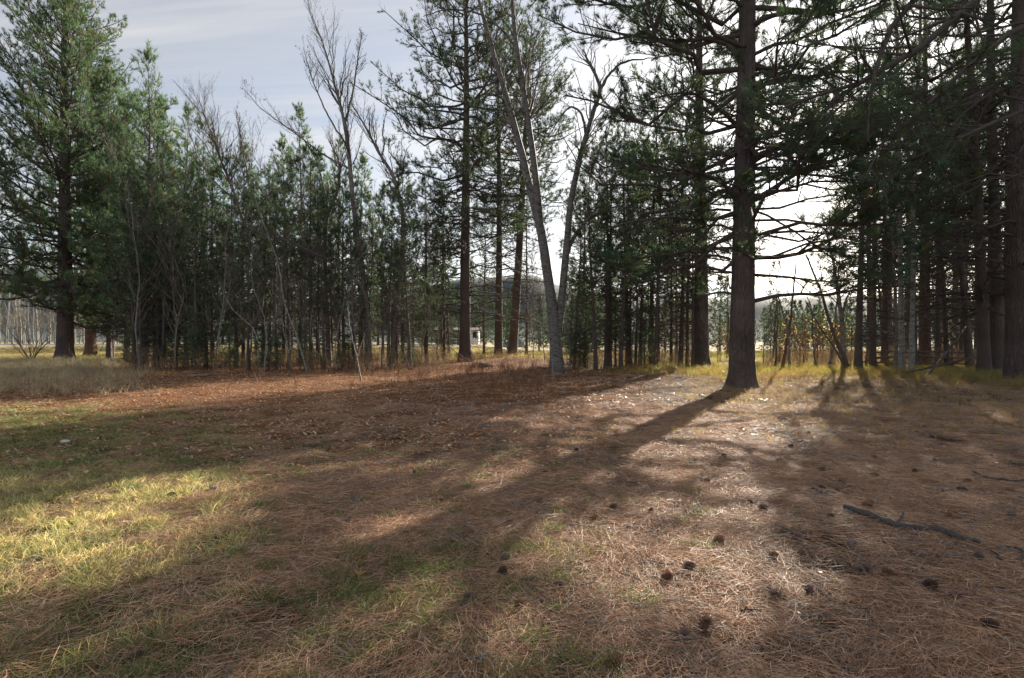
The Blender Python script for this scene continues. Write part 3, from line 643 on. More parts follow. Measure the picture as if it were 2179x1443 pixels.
PT('tall straight pine with red brown trunk on the leaf covered mound', 'tree', 990, 34, 27.0, 0.36, 7.6, 5.4, 24, 'tall', nb=85, tn=23, nl=0.21, nw=0.0090, dead=60, m_bark='bark_dark', sec=2.5, tert=2.6, sides=14)
PT('narrower dark pine directly behind the mound, straight trunk between two others', 'tree', 1061, 38, 23.0, 0.28, 8.0, 3.6, 25, 'tall', nb=60, tn=20, nl=0.22, nw=0.0098, dead=50, m_bark='bark_dark', sec=2.2, tert=2.4)
PT('dark pine leaning slightly towards the forked cottonwood from behind the mound', 'tree', 1090, 42, 26.0, 0.36, 9.0, 4.6, 26, 'tall', nb=75, tn=19, nl=0.23, nw=0.0105, dead=50, m_bark='bark_dark', sec=2.2, tert=2.4, lean=(1.6, 0))
PT('thick pine trunk standing beyond the poles, beside the massive furrowed pine', 'tree', 1492, 29.5, 25.0, 0.40, 6.5, 4.4, 27, 'tall', nb=66, tn=17, nl=0.21, nw=0.011, dead=55, prune=True, m_bark='bark_dark', sec=2.2, tert=2.5, sides=14)
# --- the right hand wood
PT('reddish straight pine trunk just beyond the two pale aspens', 'tree', 1968, 31, 23.0, 0.30, 6.5, 4.0, 31, 'tall', nb=42, tn=15, nl=0.21, nw=0.012, dead=45, prune=True, m_bark='bark_red', sec=2.1, tert=2.4)
PT('thin dark pine leaning inward at the shaded wood edge', 'tree', 2066, 26, 17.0, 0.17, 6.0, 2.6, 32, 'slim', nb=38, tn=14, nl=0.20, nw=0.011, dead=40, prune=True, m_bark='bark_dark', sec=2.2, tert=2.4, lean=(-1.6, 0))
PT('dark pine with swept foot at the shaded wood edge', 'tree', 2095, 21.5, 22.0, 0.21, 6.5, 3.8, 33, 'tall', nb=30, tn=16, nl=0.20, nw=0.010, dead=45, prune=True, m_bark='bark_dark', sec=2.2, tert=2.4, lean=(-0.9, 0))
PT('dark pine standing directly beside the broadest trunk at the wood edge', 'tree', 2124, 22, 24.0, 0.25, 6.0, 4.2, 34, 'tall', nb=32, tn=16, nl=0.20, nw=0.010, dead=45, prune=True, m_bark='bark_dark', sec=2.2, tert=2.4, lean=(-0.4, 0))
PT('broadest dark pine trunk at the edge of the picture in the shaded wood', 'tree', 2172, 19.0, 26.0, 0.42, 4.6, 5.6, 35, 'tall', nb=40, tn=18, nl=0.20, nw=0.009, dead=50, prune=True, m_bark='bark', sec=2.6, tert=2.4, sides=64)
PT('straight pole pine with a sparse crown in front of the open field', 'tree', 1826, 25, 11.5, 0.17, 3.6, 2.4, 36, 'slim', nb=58, tn=16, nl=0.20, nw=0.011, dead=26, prune=True, m_bark='bark_dark', sec=2.0, tert=2.2, lean=(0.25, 0))
for i, (px, d, H, r0, cb, Rm, lab) in enumerate([
        (1858, 27.5, 12.5, .15, 4.2, 2.6, 'bushy pine close behind the pole pine by the field'),
        (1882, 31, 15.5, .18, 4.8, 3.0, 'bushy pine between the pole pine and the pale aspens'),
        (1850, 37, 17, .19, 6.5, 2.8, 'tall narrow pine rising behind the pole pine by the field'),
        (1945, 27, 15, .15, 4.5, 3.0, 'pine with low crown immediately behind the pale aspen pair'),
        (1893, 48, 20, .24, 5.5, 3.4, 'dense dark pine far behind the rail fence beside the open sky gap'),
        (1932, 40, 21, .22, 6, 3.2, 'pine whose crown rises right behind the two pale aspens'),
        (2000, 50, 23, .26, 5, 3.8, 'deep wood pine between the aspens and the leaning dark pine'),
        (2032, 37, 20, .20, 6, 3.2, 'slim deep wood pine behind the fallen leaning pole'),
        (2052, 45, 22, .25, 4, 3.6, 'farther deep wood pine just behind the thin leaning pine'),
        (2110, 40, 23, .26, 4, 3.8, 'deep wood pine showing between the two dark edge pines'),
        (2150, 52, 24, .28, 4, 4.0, 'farthest deep wood pine behind the broadest trunk'),
        (2200, 30, 24, .30, 4, 4.2, 'deep wood pine half hidden behind the broadest trunk at the picture edge')]):
    PT(lab, 'tree', px, d, H, r0, cb, Rm, 50 + i, 'tall', nb=46 if i < 3 else 26, tn=13, nl=0.23, nw=0.012, dead=26, prune=True, m_bark='bark_dark', sec=1.7, tert=2.0, group='pines deep in the shaded wood')
# trees just outside the frame whose boughs and shade reach into it
D1 = 10.5
ox = lambda px, py, dd=0.0: W(px, py, D1 + dd)
O_EX = [
    ([ox(2420, -260, 1), ox(2250, -130, .5), ox(2110, -30), ox(2010, 62), ox(1900, 140), ox(1790, 192), ox(1690, 218, -.2), ox(1620, 250, -.3)], [.10, .088, .075, .062, .05, .036, .024, .010]),
    ([ox(2420, -60, 1), ox(2290, 10, .6), ox(2150, 70, .3), ox(2050, 150), ox(1960, 235), ox(1880, 300, -.2), ox(1835, 390, -.2)], [.07, .062, .053, .044, .034, .024, .010]),
    ([ox(2200, -200, -.6), ox(2050, -90, -.6), ox(1945, 0, -.6), ox(1895, 60, -.6), ox(1862, 150, -.7), ox(1850, 220, -.7), ox(1846, 300, -.7)], [.075, .065, .055, .046, .036, .024, .010]),
    ([ox(2420, 150, 1), ox(2280, 200, .8), ox(2170, 238, .6), ox(2060, 285, .4), ox(1960, 330, .3), ox(1880, 352, .2)], [.06, .05, .042, .032, .022, .01]),
    ([ox(2420, 60, 2.5), ox(2250, 130, 2.4), ox(2120, 175, 2.2), ox(2010, 240, 2.2), ox(1900, 268, 2.2), ox(1800, 275, 2.2)], [.065, .055, .045, .035, .024, .01]),
]
PT('overhanging pine beyond the picture edge whose long boughs cross the sky', 'tree', 0, 0, 24, 0.42, 6.5, 5.2, 41, 'tall', nb=22, tn=17, nl=0.20, nw=0.006, dead=20, prune=True, m_bark='bark', sec=2.6, tert=2.6, sides=16,
   extra=O_EX, base=(12.2, 11.3, 0), split=True)
# --- bare trees
B1 = 25.0
bx = lambda px, py, dd=0.0: W(px, py, B1 + dd)
cw = bx(1186, 792); cw[2] = float(zg(cw[0], cw[1])) - 0.05
bare('cottonwood_tree', 'pale grey forked cottonwood with two bare stems, in front of dark pines', 'tree', [
    ([cw, bx(1180, 700), bx(1168, 600), bx(1152, 500), bx(1128, 400, .2), bx(1100, 290, .4), bx(1070, 180, .5), bx(1035, 60, .6), bx(990, -120, .8)], [.30, .25, .215, .195, .17, .15, .12, .09, .03]),
    ([bx(1187, 716), bx(1197, 620), bx(1206, 520), bx(1214, 430), bx(1236, 330, -.3), bx(1258, 250, -.5), bx(1277, 190, -.6), bx(1252, 130, -.6), bx(1240, 105, -.6)], [.175, .165, .15, .135, .115, .095, .08, .05, .025]),
    ([bx(1277, 190, -.6), bx(1300, 155, -.6), bx(1330, 132, -.5), bx(1400, 122, -.3)], [.07, .055, .045, .015]),
    ([bx(1150, 490), bx(1142, 400, -.3), bx(1130, 300, -.5), bx(1112, 180, -.6), bx(1095, 60, -.7), bx(1085, -80, -.8)], [.17, .15, .13, .11, .09, .04]),
    ([bx(1207, 540), bx(1222, 505, .3), bx(1250, 468, .5), bx(1290, 445, .7), bx(1330, 436, .9)], [.10, .085, .07, .055, .02]),
    ([bx(1248, 290, -.4), bx(1238, 245, -.6), bx(1218, 228, -.7), bx(1200, 240, -.8), bx(1170, 285, -.9)], [.06, .05, .04, .03, .01]),
    ([bx(1108, 110, .5), bx(1040, 40, .3), bx(960, 20, .2), bx(900, 35, .1)], [.06, .045, .03, .01]),
], 71, 'cotton', per=(11, 7, 5), lf=(0.24, 0.42, 0.5), rmin=0.0030, base=cw, sides=16, tmin=0.45, up=0.1, lmax=2.2)
B2 = 29.0
by = lambda px, py, dd=0.0: W(px, py, B2 + dd)
b2 = by(785, 788); b2[2] = float(zg(b2[0], b2[1])) - 0.05
bare('bare_tree', 'bare grey tree with fine upswept twigs rising above the young pines', 'tree', [
    ([b2, by(782, 700), by(774, 600), by(760, 500), by(748, 400), by(742, 320), by(730, 250), by(712, 180), by(690, 100), by(655, 10)], [.19, .17, .15, .135, .115, .10, .08, .06, .04, .012]),
    ([by(733, 270), by(752, 190), by(762, 120), by(770, 80)], [.06, .045, .03, .01]),
    ([by(738, 310), by(700, 250), by(665, 170), by(645, 100)], [.05, .04, .028, .01]),
    ([by(745, 360), by(690, 330), by(630, 285), by(560, 235), by(520, 190)], [.055, .045, .032, .02, .008]),
], 72, 'greybark', per=(17, 7, 5), lf=(0.22, 0.42, 0.5), base=b2, sides=9, tmin=0.45, up=0.35, lmax=2.6, buds=True)
b3 = by(838, 786, 1); b3[2] = float(zg(b3[0], b3[1])) - 0.05
bare('bare_tree', 'bare brown tree bending toward the tall straight pine, curved upper stem', 'tree', [
    ([b3, by(838, 690, 1), by(850, 600, 1), by(858, 520, 1), by(854, 440, 1), by(836, 375, 1), by(806, 325, 1), by(780, 275, 1), by(745, 215, 1)], [.17, .15, .14, .13, .11, .09, .07, .05, .015]),
    ([by(812, 335, 1), by(818, 305, 1), by(814, 280, 1), by(822, 240, 1)], [.05, .04, .03, .01]),
], 73, 'greybark', per=(16, 8, 6), lf=(0.20, 0.42, 0.5), base=b3, sides=9, tmin=0.5, up=0.3, lmax=2.2, buds=True)
b4 = by(700, 786, 2); b4[2] = float(zg(b4[0], b4[1])) - 0.05
bare('bare_tree', 'crooked bare tree with a kinked upper stem standing in the pine thicket', 'tree', [
    ([b4, by(698, 690, 2), by(694, 600, 2), by(692, 500, 2), by(700, 450, 2), by(720, 400, 2), by(722, 350, 2), by(700, 300, 2)], [.16, .14, .125, .11, .10, .085, .06, .02]),
    ([by(700, 455, 2), by(676, 350, 2), by(640, 290, 2), by(600, 265, 2)], [.06, .045, .03, .01]),
], 74, 'greybark', per=(14, 7, 5), lf=(0.2, 0.4, 0.5), base=b4, sides=8, tmin=0.5, up=0.3, lmax=2.0)
b5 = by(792, 800, -3); b5[2] = float(zg(b5[0], b5[1])) - 0.05
bare('bare_tree', 'low arching bare trunk reaching far out over the thicket', 'tree', [
    ([b5, by(785, 700, -3), by(775, 620, -3), by(735, 580, -3), by(680, 545, -3), by(620, 515, -3), by(560, 500, -3), by(500, 470, -3)], [.055, .05, .05, .048, .042, .034, .024, .008]),
], 75, 'limb', per=(24, 7, 5), lf=(0.14, 0.42, 0.5), base=b5, sides=8, tmin=0.4, up=0.15, lmax=1.6)
b6 = by(470, 790, 0); b6[2] = float(zg(b6[0], b6[1])) - 0.05
bare('bare_tree', 'thin bare tree with a fan of pale twigs above the thicket roofline', 'tree', [
    ([b6, by(560, 640), by(520, 480), by(490, 390), by(462, 320), by(440, 260), by(420, 200)], [.12, .10, .085, .07, .05, .03, .008]),
    ([by(520, 480), by(530, 400), by(515, 310), by(500, 230)], [.06, .05, .035, .008]),
    ([by(505, 430), by(460, 390), by(420, 330), by(395, 250)], [.05, .04, .03, .008]),
], 76, 'greybark', per=(20, 8, 5), lf=(0.2, 0.42, 0.5), base=b6, sides=8, tmin=0.45, up=0.4, lmax=2.0)

# thin pale saplings leaning out of the thicket
SAP = [
    ([(655, 792), (630, 720), (607, 640), (585, 560), (566, 480), (545, 420)], .055, 'pale thin sapling leaning out of the thicket, thickest and straightest of its cluster'),
    ([(598, 788), (592, 720), (575, 640), (557, 560), (540, 500)], .05, 'speckled pale sapling leaning beside the straightest pale one'),
    ([(620, 790), (605, 700), (585, 640), (560, 590), (542, 520)], .04, 'bowed pale sapling between two leaning ones in the thicket'),
    ([(555, 750), (542, 710), (520, 680), (500, 650), (470, 600)], .045, 'short white sapling arching steeply at the thicket foot'),
    ([(563, 770), (556, 690), (545, 600), (540, 520)], .035, 'upright thin white stem beside the arching short sapling'),
    ([(640, 770), (632, 700), (622, 600), (616, 500)], .035, 'upright thin white stem in front of the dense young pines'),
    ([(677, 790), (673, 700), (668, 600), (660, 520), (680, 470)], .04, 'spotted white stem next to the crooked bare tree'),
    ([(715, 780), (716, 720), (728, 670), (733, 620), (720, 560)], .03, 'small forked white stem near the sunny gap in the thicket'),
    ([(768, 822), (766, 760), (757, 700), (745, 650)], .035, 'forked pale sapling standing out front on the leaf litter'),
    ([(795, 790), (790, 720), (786, 660), (780, 600)], .035, 'pale stem right beside the upswept bare tree'),
    ([(1178, 825), (1182, 800), (1175, 760), (1160, 690), (1140, 620)], .03, 'thin pale sapling at the foot of the forked cottonwood'),
]
for i, (pp, r, lab) in enumerate(SAP):
    d = 20.5 if 'out front' in lab else (20.0 if 'foot of the forked' in lab else 25.5 + (i * 7 % 4))
    rk = np.random.default_rng(i); pts = [W(px + rk.normal(0, 5) * (j > 0), py, d + rk.normal(0, .15) + 0.1 * j) for j, (px, py) in enumerate(pp)]; pts[0][2] = float(zg(pts[0][0], pts[0][1])) - 0.03
    st = [(pts, np.linspace(r * .8, r * 0.25, len(pts)))]
    if 'forked' in lab and i != 10: st.append(([pts[1], pts[1] + np.array([.12, 0, .35]), pts[1] + np.array([.3, 0, .9])], [r * .5, r * .4, r * .15]))
    bare('aspen_sapling', lab, 'sapling', st, 300 + i, 'aspen', levels=2, per=(9, 4, 3), lf=(0.25, 0.4, 0.4), sides=6, tmin=0.3, up=0.2, group='pale saplings in the thicket', lmax=1.2, m_twig='greybark', rmin=0.005)

# aspens and thin trees on the far side of the clearing
def stemtree(name, lab, pp, d, r, seed, mk, per=(8, 4, 3), levels=2, group=None, tm=0.4, lm=1.6, up=0.2, tw='twig', stems=()):
    pts = [W(px, py, d) for px, py in pp]; pts[0][2] = float(zg(pts[0][0], pts[0][1])) - 0.04
    st = [(pts, np.linspace(r, r * 0.35, len(pts)))]
    for sp, ra in stems: st.append(([W(px, py, d) for px, py in sp], np.linspace(ra, ra * 0.3, len(sp))))
    return bare(name, lab, 'tree', st, seed, mk, levels=levels, per=per, lf=(0.2, 0.42, 0.45), sides=9, tmin=tm, up=up, group=group, lmax=lm, m_twig=tw)
stemtree('aspen_tree', 'pale aspen trunk, nearer the fence post of the two side by side', [(1921, 802), (1918, 700), (1916, 600), (1915, 450), (1912, 250), (1908, 50), (1900, -150)], 22.8, .118, 401, 'aspen', group='pale aspen pair', tm=.5)
stemtree('aspen_tree', 'pale aspen trunk, nearer the dark wood of the two side by side', [(1938, 806), (1941, 700), (1943, 600), (1944, 450), (1950, 250), (1958, 50), (1960, -150)], 22.2, .105, 402, 'aspen', group='pale aspen pair', tm=.5)
stemtree('bare_tree', 'grey slender trunk just before the two pale aspens', [(1906, 806), (1908, 700), (1903, 600), (1898, 450), (1890, 300)], 23.5, .08, 403, 'greybark')
stemtree('bare_tree', 'dark slanting double stem leaning away from the field', [(1814, 802), (1795, 760), (1770, 700), (1752, 640), (1735, 590), (1715, 540)], 23.5, .09, 404, 'bark_dark', stems=[([(1806, 800), (1790, 765), (1765, 725), (1735, 680), (1715, 640)], .05)])
stemtree('bare_tree', 'forked grey tree in the sunny gap by the field', [(1796, 800), (1795, 730), (1788, 660), (1780, 600), (1770, 540), (1757, 490)], 24, .11, 405, 'greybark', stems=[([(1790, 690), (1797, 650), (1806, 625), (1818, 600)], .06)])
stemtree('bare_tree', 'bent grey sapling beside the forked tree in the sunny gap', [(1761, 795), (1770, 750), (1778, 690), (1782, 620), (1785, 570)], 24.5, .06, 406, 'greybark')
stemtree('bare_tree', 'reddish leaning pole close to the massive pine, longer of a pair', [(1664, 790), (1672, 740), (1681, 690), (1688, 620), (1694, 560)], 26.5, .075, 407, 'bark_red')
stemtree('bare_tree', 'grey curving pole crossing the reddish leaning pole', [(1681, 792), (1679, 740), (1676, 700), (1664, 660), (1655, 620)], 26, .055, 408, 'greybark')
stemtree('bare_tree', 'thin wavy stem between the poles and the sunny gap', [(1741, 796), (1732, 750), (1729, 700), (1727, 660), (1717, 630)], 25.5, .04, 409, 'bark_dark')
stemtree('bare_tree', 'thin straight stem near the pair of leaning poles', [(1650, 792), (1652, 730), (1654, 680), (1655, 640)], 27, .045, 410, 'bark_dark')
stemtree('bare_tree', 'cut pole stump standing thin in the reddish brush', [(1710, 784), (1710, 752)], 30, .055, 411, 'bark_dark', levels=1, per=(2, 2, 2))

# --- young pines: four dense ones and four pole shaped ones, then copies
ORD = ['first', 'second', 'third', 'fourth', 'fifth', 'sixth', 'seventh', 'eighth', 'ninth', 'tenth', 'eleventh', 'twelfth', 'thirteenth', 'fourteenth', 'fifteenth', 'sixteenth', 'seventeenth', 'eighteenth', 'nineteenth', 'twentieth']
ANCH = [(-2000, 'the far roadside'), (193, 'the second reddish trunk'), (362, 'the pale leaning pipe'), (785, 'the upswept bare tree'), (990, 'the tall straight pine'), (1185, 'the forked cottonwood'), (1492, 'the thick trunk beyond the poles'), (1578, 'the massive pine'), (1826, 'the pole pine by the field'), (1968, 'the aspens'), (2172, 'the broadest trunk')]
def autolabel(items, desc, tail=''):
    """items: list of px; a label for each, counted from the nearest landmark"""
    out = [None] * len(items); order = sorted(range(len(items)), key=lambda i: items[i]); cnt = {}
    for i in order:
        a = max(j for j in range(len(ANCH)) if ANCH[j][0] <= items[i]); cnt[a] = cnt.get(a, 0) + 1
        o = ORD[cnt[a] - 1] if cnt[a] <= 20 else 'twenty-' + ORD[cnt[a] - 21]
        out[i] = '%s %s past %s%s' % (o, desc, ANCH[a][1], tail)
    return out
DENSE = [(312, 31, 118), (396, 33, 232), (232, 40, 150), (340, 34, 210), (268, 39, 215), (350, 36, 300), (452, 37, 290), (518, 34, 306), (575, 39, 360), (604, 37, 300), (640, 33, 232), (676, 37, 322), (722, 39, 300), (770, 38, 332), (815, 41, 395), (857, 34, 348), (905, 43, 440), (940, 46, 470), (428, 43, 262), (545, 44, 372), (696, 46, 372),
         (328, 29, 470), (375, 29.5, 520), (440, 28, 500), (500, 28.5, 560), (845, 30, 520), (1215, 31, 560), (1245, 29, 600), (1340, 30, 420), (1400, 34, 400), (1440, 36, 470), (1290, 33, 430), (1310, 27.5, 620), (240, 41, 400),
         (292, 29, 690), (365, 28, 700), (415, 27.6, 690), (490, 27, 705), (572, 26.6, 690), (648, 27, 700), (742, 27.6, 700), (868, 28.4, 700), (1232, 28, 690), (1372, 28.6, 680)]
labs = autolabel([p[0] for p in DENSE], 'dense young pine', ' along the thicket')
protos = []
for i, (px, d, py) in enumerate(DENSE):
    H = hz(py, d); s = H / 12.0; x = (px - CX) * d / F
    if i < 4:
        o = pine('young_pine', labs[i], 'tree', px, d, 12.0, .12, [1.3, 3.4, 2.2, 4.2][i], [2.55, 1.7, 2.1, 1.6][i], 80 + i, ['broad', 'conic', 'conic', 'conic'][i], nb=[78, 54, 66, 50][i], tn=20, nl=0.23, nw=0.0105, dead=34, m_bark='bark_dark', m_needle='needle_young', sides=8, sec=2.7, tert=2.4, group='dense young pines in the thicket', up=0.12, spread=0.7)
        protos.append(o)
    else:
        o = copy_tree(protos[(0, 2)[i % 2] if px < 430 or 1200 < px < 1260 else (1, 3, 1, 2)[i % 4] if d > 29.6 or py < 640 else (0, 2)[i % 2]]); o['label'] = labs[i]
    o.location = (x, d, float(zg(x, d)) - 0.05); o.scale = (*((s * (0.9 if s > 1 else 1.05 if s > .4 else 1.7),) * 2), s); o.rotation_euler = (0, 0, i * 2.4)
POLES = [(286, 28.5, 380), (302, 28, 420), (336, 28.5, 350), (347, 28, 430), (420, 27.5, 380), (438, 30, 400), (505, 29, 350), (528, 27, 420), (590, 28, 380), (616, 30, 350), (662, 29, 330), (690, 27.5, 430), (733, 30, 380), (752, 28, 420), (826, 28, 400), (873, 27, 420), (908, 33, 380), (945, 36, 430),
         (1222, 28, 420), (1268, 26.5, 330), (1290, 27.5, 260), (1297, 29, 300), (1320, 26.8, 340), (1336, 30, 250), (1362, 31, 380), (1386, 30, 170), (1395, 27.5, 300), (1428, 31, 420), (1448, 29, 230), (1462, 30.5, 350), (1474, 28, 420), (1238, 33, 380), (1352, 28.5, 480),
         (1995, 30, 150), (2015, 27, 220), (2045, 34, 120), (2078, 36, 100), (2140, 27, 150), (1880, 36, 420), (1645, 38, 560), (1120, 47, 380), (1030, 49, 420), (955, 52, 400), (780, 34, 420), (705, 33, 400), (560, 33, 400)]
labs = autolabel([p[0] for p in POLES], 'slim dark pole pine'); protos = []
for i, (px, d, py) in enumerate(POLES):
    H = hz(py, d); s = H / 12.0; x = (px - CX) * d / F
    if i < 4:
        o = pine('pole_pine', labs[i], 'tree', px, d, 12.0, .12, [4.0, 4.6, 3.2, 5.0][i], [1.7, 1.5, 1.9, 1.6][i], 90 + i, 'slim', nb=42, tn=18, nl=0.22, nw=0.0105, dead=44, m_bark='bark_dark', sides=8, sec=2.4, tert=2.4, group='slim pole pines of the thickets', lean=(0.3 * (i - 1.5), 0.2))
        protos.append(o)
    else:
        o = copy_tree(protos[(i * 5 + 1) % 4]); o['label'] = labs[i]
    k = 1.0 / max(1.0, s) ** 0.5
    o.location = (x, d, float(zg(x, d)) - 0.05); o.scale = (s * k, s * k, s); o.rotation_euler = (0, 0, i * 1.7)
# bare grey saplings between the pines
BS = [(300, 27, 300), (372, 27.5, 330), (408, 28, 300), (455, 27, 280), (487, 28.5, 330), (532, 29, 300), (570, 27, 360), (612, 27.5, 400), (650, 28, 380), (685, 28, 400), (728, 29, 360), (760, 27, 420), (812, 29, 400), (862, 28, 430), (895, 30, 470), (930, 33, 480), (1135, 36, 520), (1160, 34, 540), (1215, 27, 560), (1250, 28, 500), (1345, 28, 520), (1412, 29, 540), (1505, 27, 600), (1625, 30, 560), (1990, 28, 420), (2030, 29, 400)]
labs = autolabel([p[0] for p in BS], 'leafless grey sapling', ' among pines'); protos = []
for i, (px, d, py) in enumerate(BS):
    x = (px - CX) * d / F; h = hz(py, d)
    if i < 4:
        rng = np.random.default_rng(700 + i); p = [np.array([0, 0, 0.])] + [np.array([rng.normal(0, .12) * j + .12 * j * (i - 1.5), rng.normal(0, .1) * j, 1.7 * j]) for j in range(1, 6)]
        st = [(p, [.036, .032, .027, .022, .014, .006])]
        if i % 2: st.append(([p[1], p[1] + [.3, .1, 1.5], p[1] + [.5, .3, 4.5]], [.03, .022, .006]))
        o = bare('bare_sapling', labs[i], 'sapling', st, 710 + i, 'greybark', levels=3, per=(22, 5, 3), lf=(0.24, 0.42, 0.45), base=(0, 0, 0), sides=6, tmin=0.15, up=0.35, group='leafless saplings among the pines', lmax=1.9, rmin=0.005, m_twig='dead'); protos.append(o)
    else: o = copy_tree(protos[(i * 3 + 1) % 4]); o['label'] = labs[i]
    o.location = (x, d, float(zg(x, d)) - 0.04); o.scale = (h / 8.5,) * 3; o.rotation_euler = (0, 0, i * 2.2)
# conifers beyond the thickets and the field
rng = np.random.default_rng(77); FAR = []
for px in np.concatenate([np.arange(230, 880, 48), np.arange(880, 1560, 32)]):
    d = rng.uniform(52, 76); FAR.append((px + rng.uniform(-12, 12), d, rng.uniform(470, 590) if px < 880 else rng.uniform(545, 640)))
for px in np.arange(860, 1500, 26): FAR.append((px + rng.uniform(-10, 10), rng.uniform(112, 150), rng.uniform(620, 672)))
for px in np.arange(1500, 2240, 27): FAR.append((px + rng.uniform(-10, 10), rng.uniform(125, 180), rng.uniform(650, 690) if px < 1880 else rng.uniform(600, 660)))
for px in np.arange(1890, 2260, 125): FAR.append((px + rng.uniform(-12, 12), rng.uniform(55, 80), rng.uniform(330, 520)))
FAR += [(1660, 62, 640), (1720, 70, 645), (1750, 66, 660), (1790, 60, 652), (1830, 64, 640), (1858, 58, 630), (1640, 50, 655), (1675, 48, 662), (1690, 58, 640), (1708, 52, 668), (1735, 50, 650), (1768, 54, 645), (1780, 47, 668), (1812, 52, 640), (1702, 75, 640), (1745, 80, 640), (1650, 70, 630), (1800, 78, 640)]
labs = autolabel([p[0] for p in FAR], 'distant conifer', ' beyond the wood'); protos = []
for i, (px, d, py) in enumerate(FAR):
    if 985 < px < 1058 and d < 110: d += 60
    H = hz(py, d); s = H / 12.0; x = (px - CX) * d / F
    if i < 3:
        o = pine('far_conifer', labs[i], 'tree', px, d, 12.0, .16, 1.0, [2.7, 2.3, 3.0][i], 100 + i, 'conic', nb=64, tn=13, nl=0.30, nw=0.028, dead=0, m_bark='bark_dark', sides=6, sec=1.8, tert=1.6, group='distant conifers beyond the wood', up=0.1)
        protos.append(o)
    else:
        o = copy_tree(protos[(i * 5 + 2) % 3]); o['label'] = labs[i]
    o.location = (x, d, float(zg(x, d)) - 0.05); wd = 1.0 if s < 1 else 1 / s ** 0.4
    o.scale = (s * wd * 1.1, s * wd * 1.1, s); o.rotation_euler = (0, 0, i * 2.1)

# bare aspen grove across the road
rng = np.random.default_rng(78); protos = []; spots = []
for i in range(64): spots.append((rng.uniform(-160, 330), rng.uniform(94, 128), rng.uniform(8.5, 13)))
for i, (px, d, H) in enumerate(spots):
    x = (px - CX) * d / F
    if i < 3:
        p = [np.array([0, 0, 0.]), np.array([.1, 0, 3.]), np.array([-.1, .1, 6.]), np.array([.15, 0, 10.])]
        o = bare('aspen_tree', 'pale bare aspen in the grove across the road', 'tree', [(p, [.14, .11, .08, .02])], 500 + i, 'aspen', levels=2, per=(20, 6, 3), lf=(0.22, 0.45, 0.4), sides=6, tmin=0.2, up=0.5, group='bare aspen grove across the road', lmax=2.4, rmin=0.014, m_twig='greybark')
        protos.append(o)
    else: o = copy_tree(protos[i % 3])
    o.location = (x, d, float(zg(x, d)) - 0.05); o.scale = (H / 10,) * 3; o.rotation_euler = (rng.normal(0, .04), rng.normal(0, .04), i * 2.0)

# bushes: yellow leaved ones by the field, a bare one by the road pine
SHR = [(1655, 29, 1.9), (1672, 33, 2.3), (1700, 30, 2.2), (1716, 36, 2.8), (1738, 29, 2.4), (1752, 34, 2.6), (1772, 30, 2.2), (1792, 35, 2.4), (1806, 29, 1.9), (1690, 40, 3.0), (1770, 42, 3.0), (1408, 36, 2.4), (1440, 38, 2.6), (1470, 35, 2.4), (1530, 34, 2.2), (1545, 38, 2.4), (2000, 34, 2.2), (2020, 30, 1.9), (2036, 36, 2.3)]
labs = autolabel([p[0] for p in SHR], 'reddish stemmed bush with yellow leaves'); protos = []
for i, (px, d, h) in enumerate(SHR):
    x = (px - CX) * d / F
    if i < 3:
        rng = np.random.default_rng(600 + i); st = []
        for j in range(9):
            a = rng.uniform(0, 6.28); sp = rng.uniform(.1, .5); st.append(([np.array([.08 * math.cos(a), .08 * math.sin(a), 0]), np.array([.2 * math.cos(a) * sp * 2, .2 * math.sin(a) * sp * 2, 1.0]), np.array([math.cos(a) * sp, math.sin(a) * sp, 2.0 * rng.uniform(.7, 1.1)])], [.010, .007, .0035]))
        o = bare('leafy_bush', labs[i], 'bush', st, 610 + i, 'redtwig', levels=2, per=(14, 4, 3), lf=(0.3, 0.5, 0.4), base=(0, 0, 0), sides=5, tmin=0.15, up=0.3, group='yellowing bushes by the field', leaves=[.16, .05, .10][i], rmin=0.005, m_twig='redtwig', lmax=1)
        protos.append(o)
    else: o = copy_tree(protos[(i * 2 + 1) % 3]); o['label'] = labs[i]
    o.location = (x, d, float(zg(x, d)) - 0.03); o.scale = (h / 2.0,) * 3; o.rotation_euler = (0, 0, i * 1.3)
rng = np.random.default_rng(620); st = []; cb_ = np.array(g2w(66, 768))
for j in range(10):
    a = rng.uniform(0, 6.28); sp = rng.uniform(.6, 2.4); st.append(([cb_ + [.05 * math.cos(a), .05 * math.sin(a), -.05], cb_ + [.4 * sp * math.cos(a), .3 * sp * math.sin(a), 1.0], cb_ + [sp * math.cos(a), .6 * sp * math.sin(a), rng.uniform(1.4, 2.9)]], [.03, .022, .008]))
bare('bare_bush', 'leafless spreading bush beside the huge pine by the road', 'bush', st, 621, 'twig', levels=3, per=(14, 4, 3), lf=(0.32, 0.45, 0.4), base=cb_, sides=5, tmin=0.2, up=0.2, lmax=1.2, rmin=0.006)

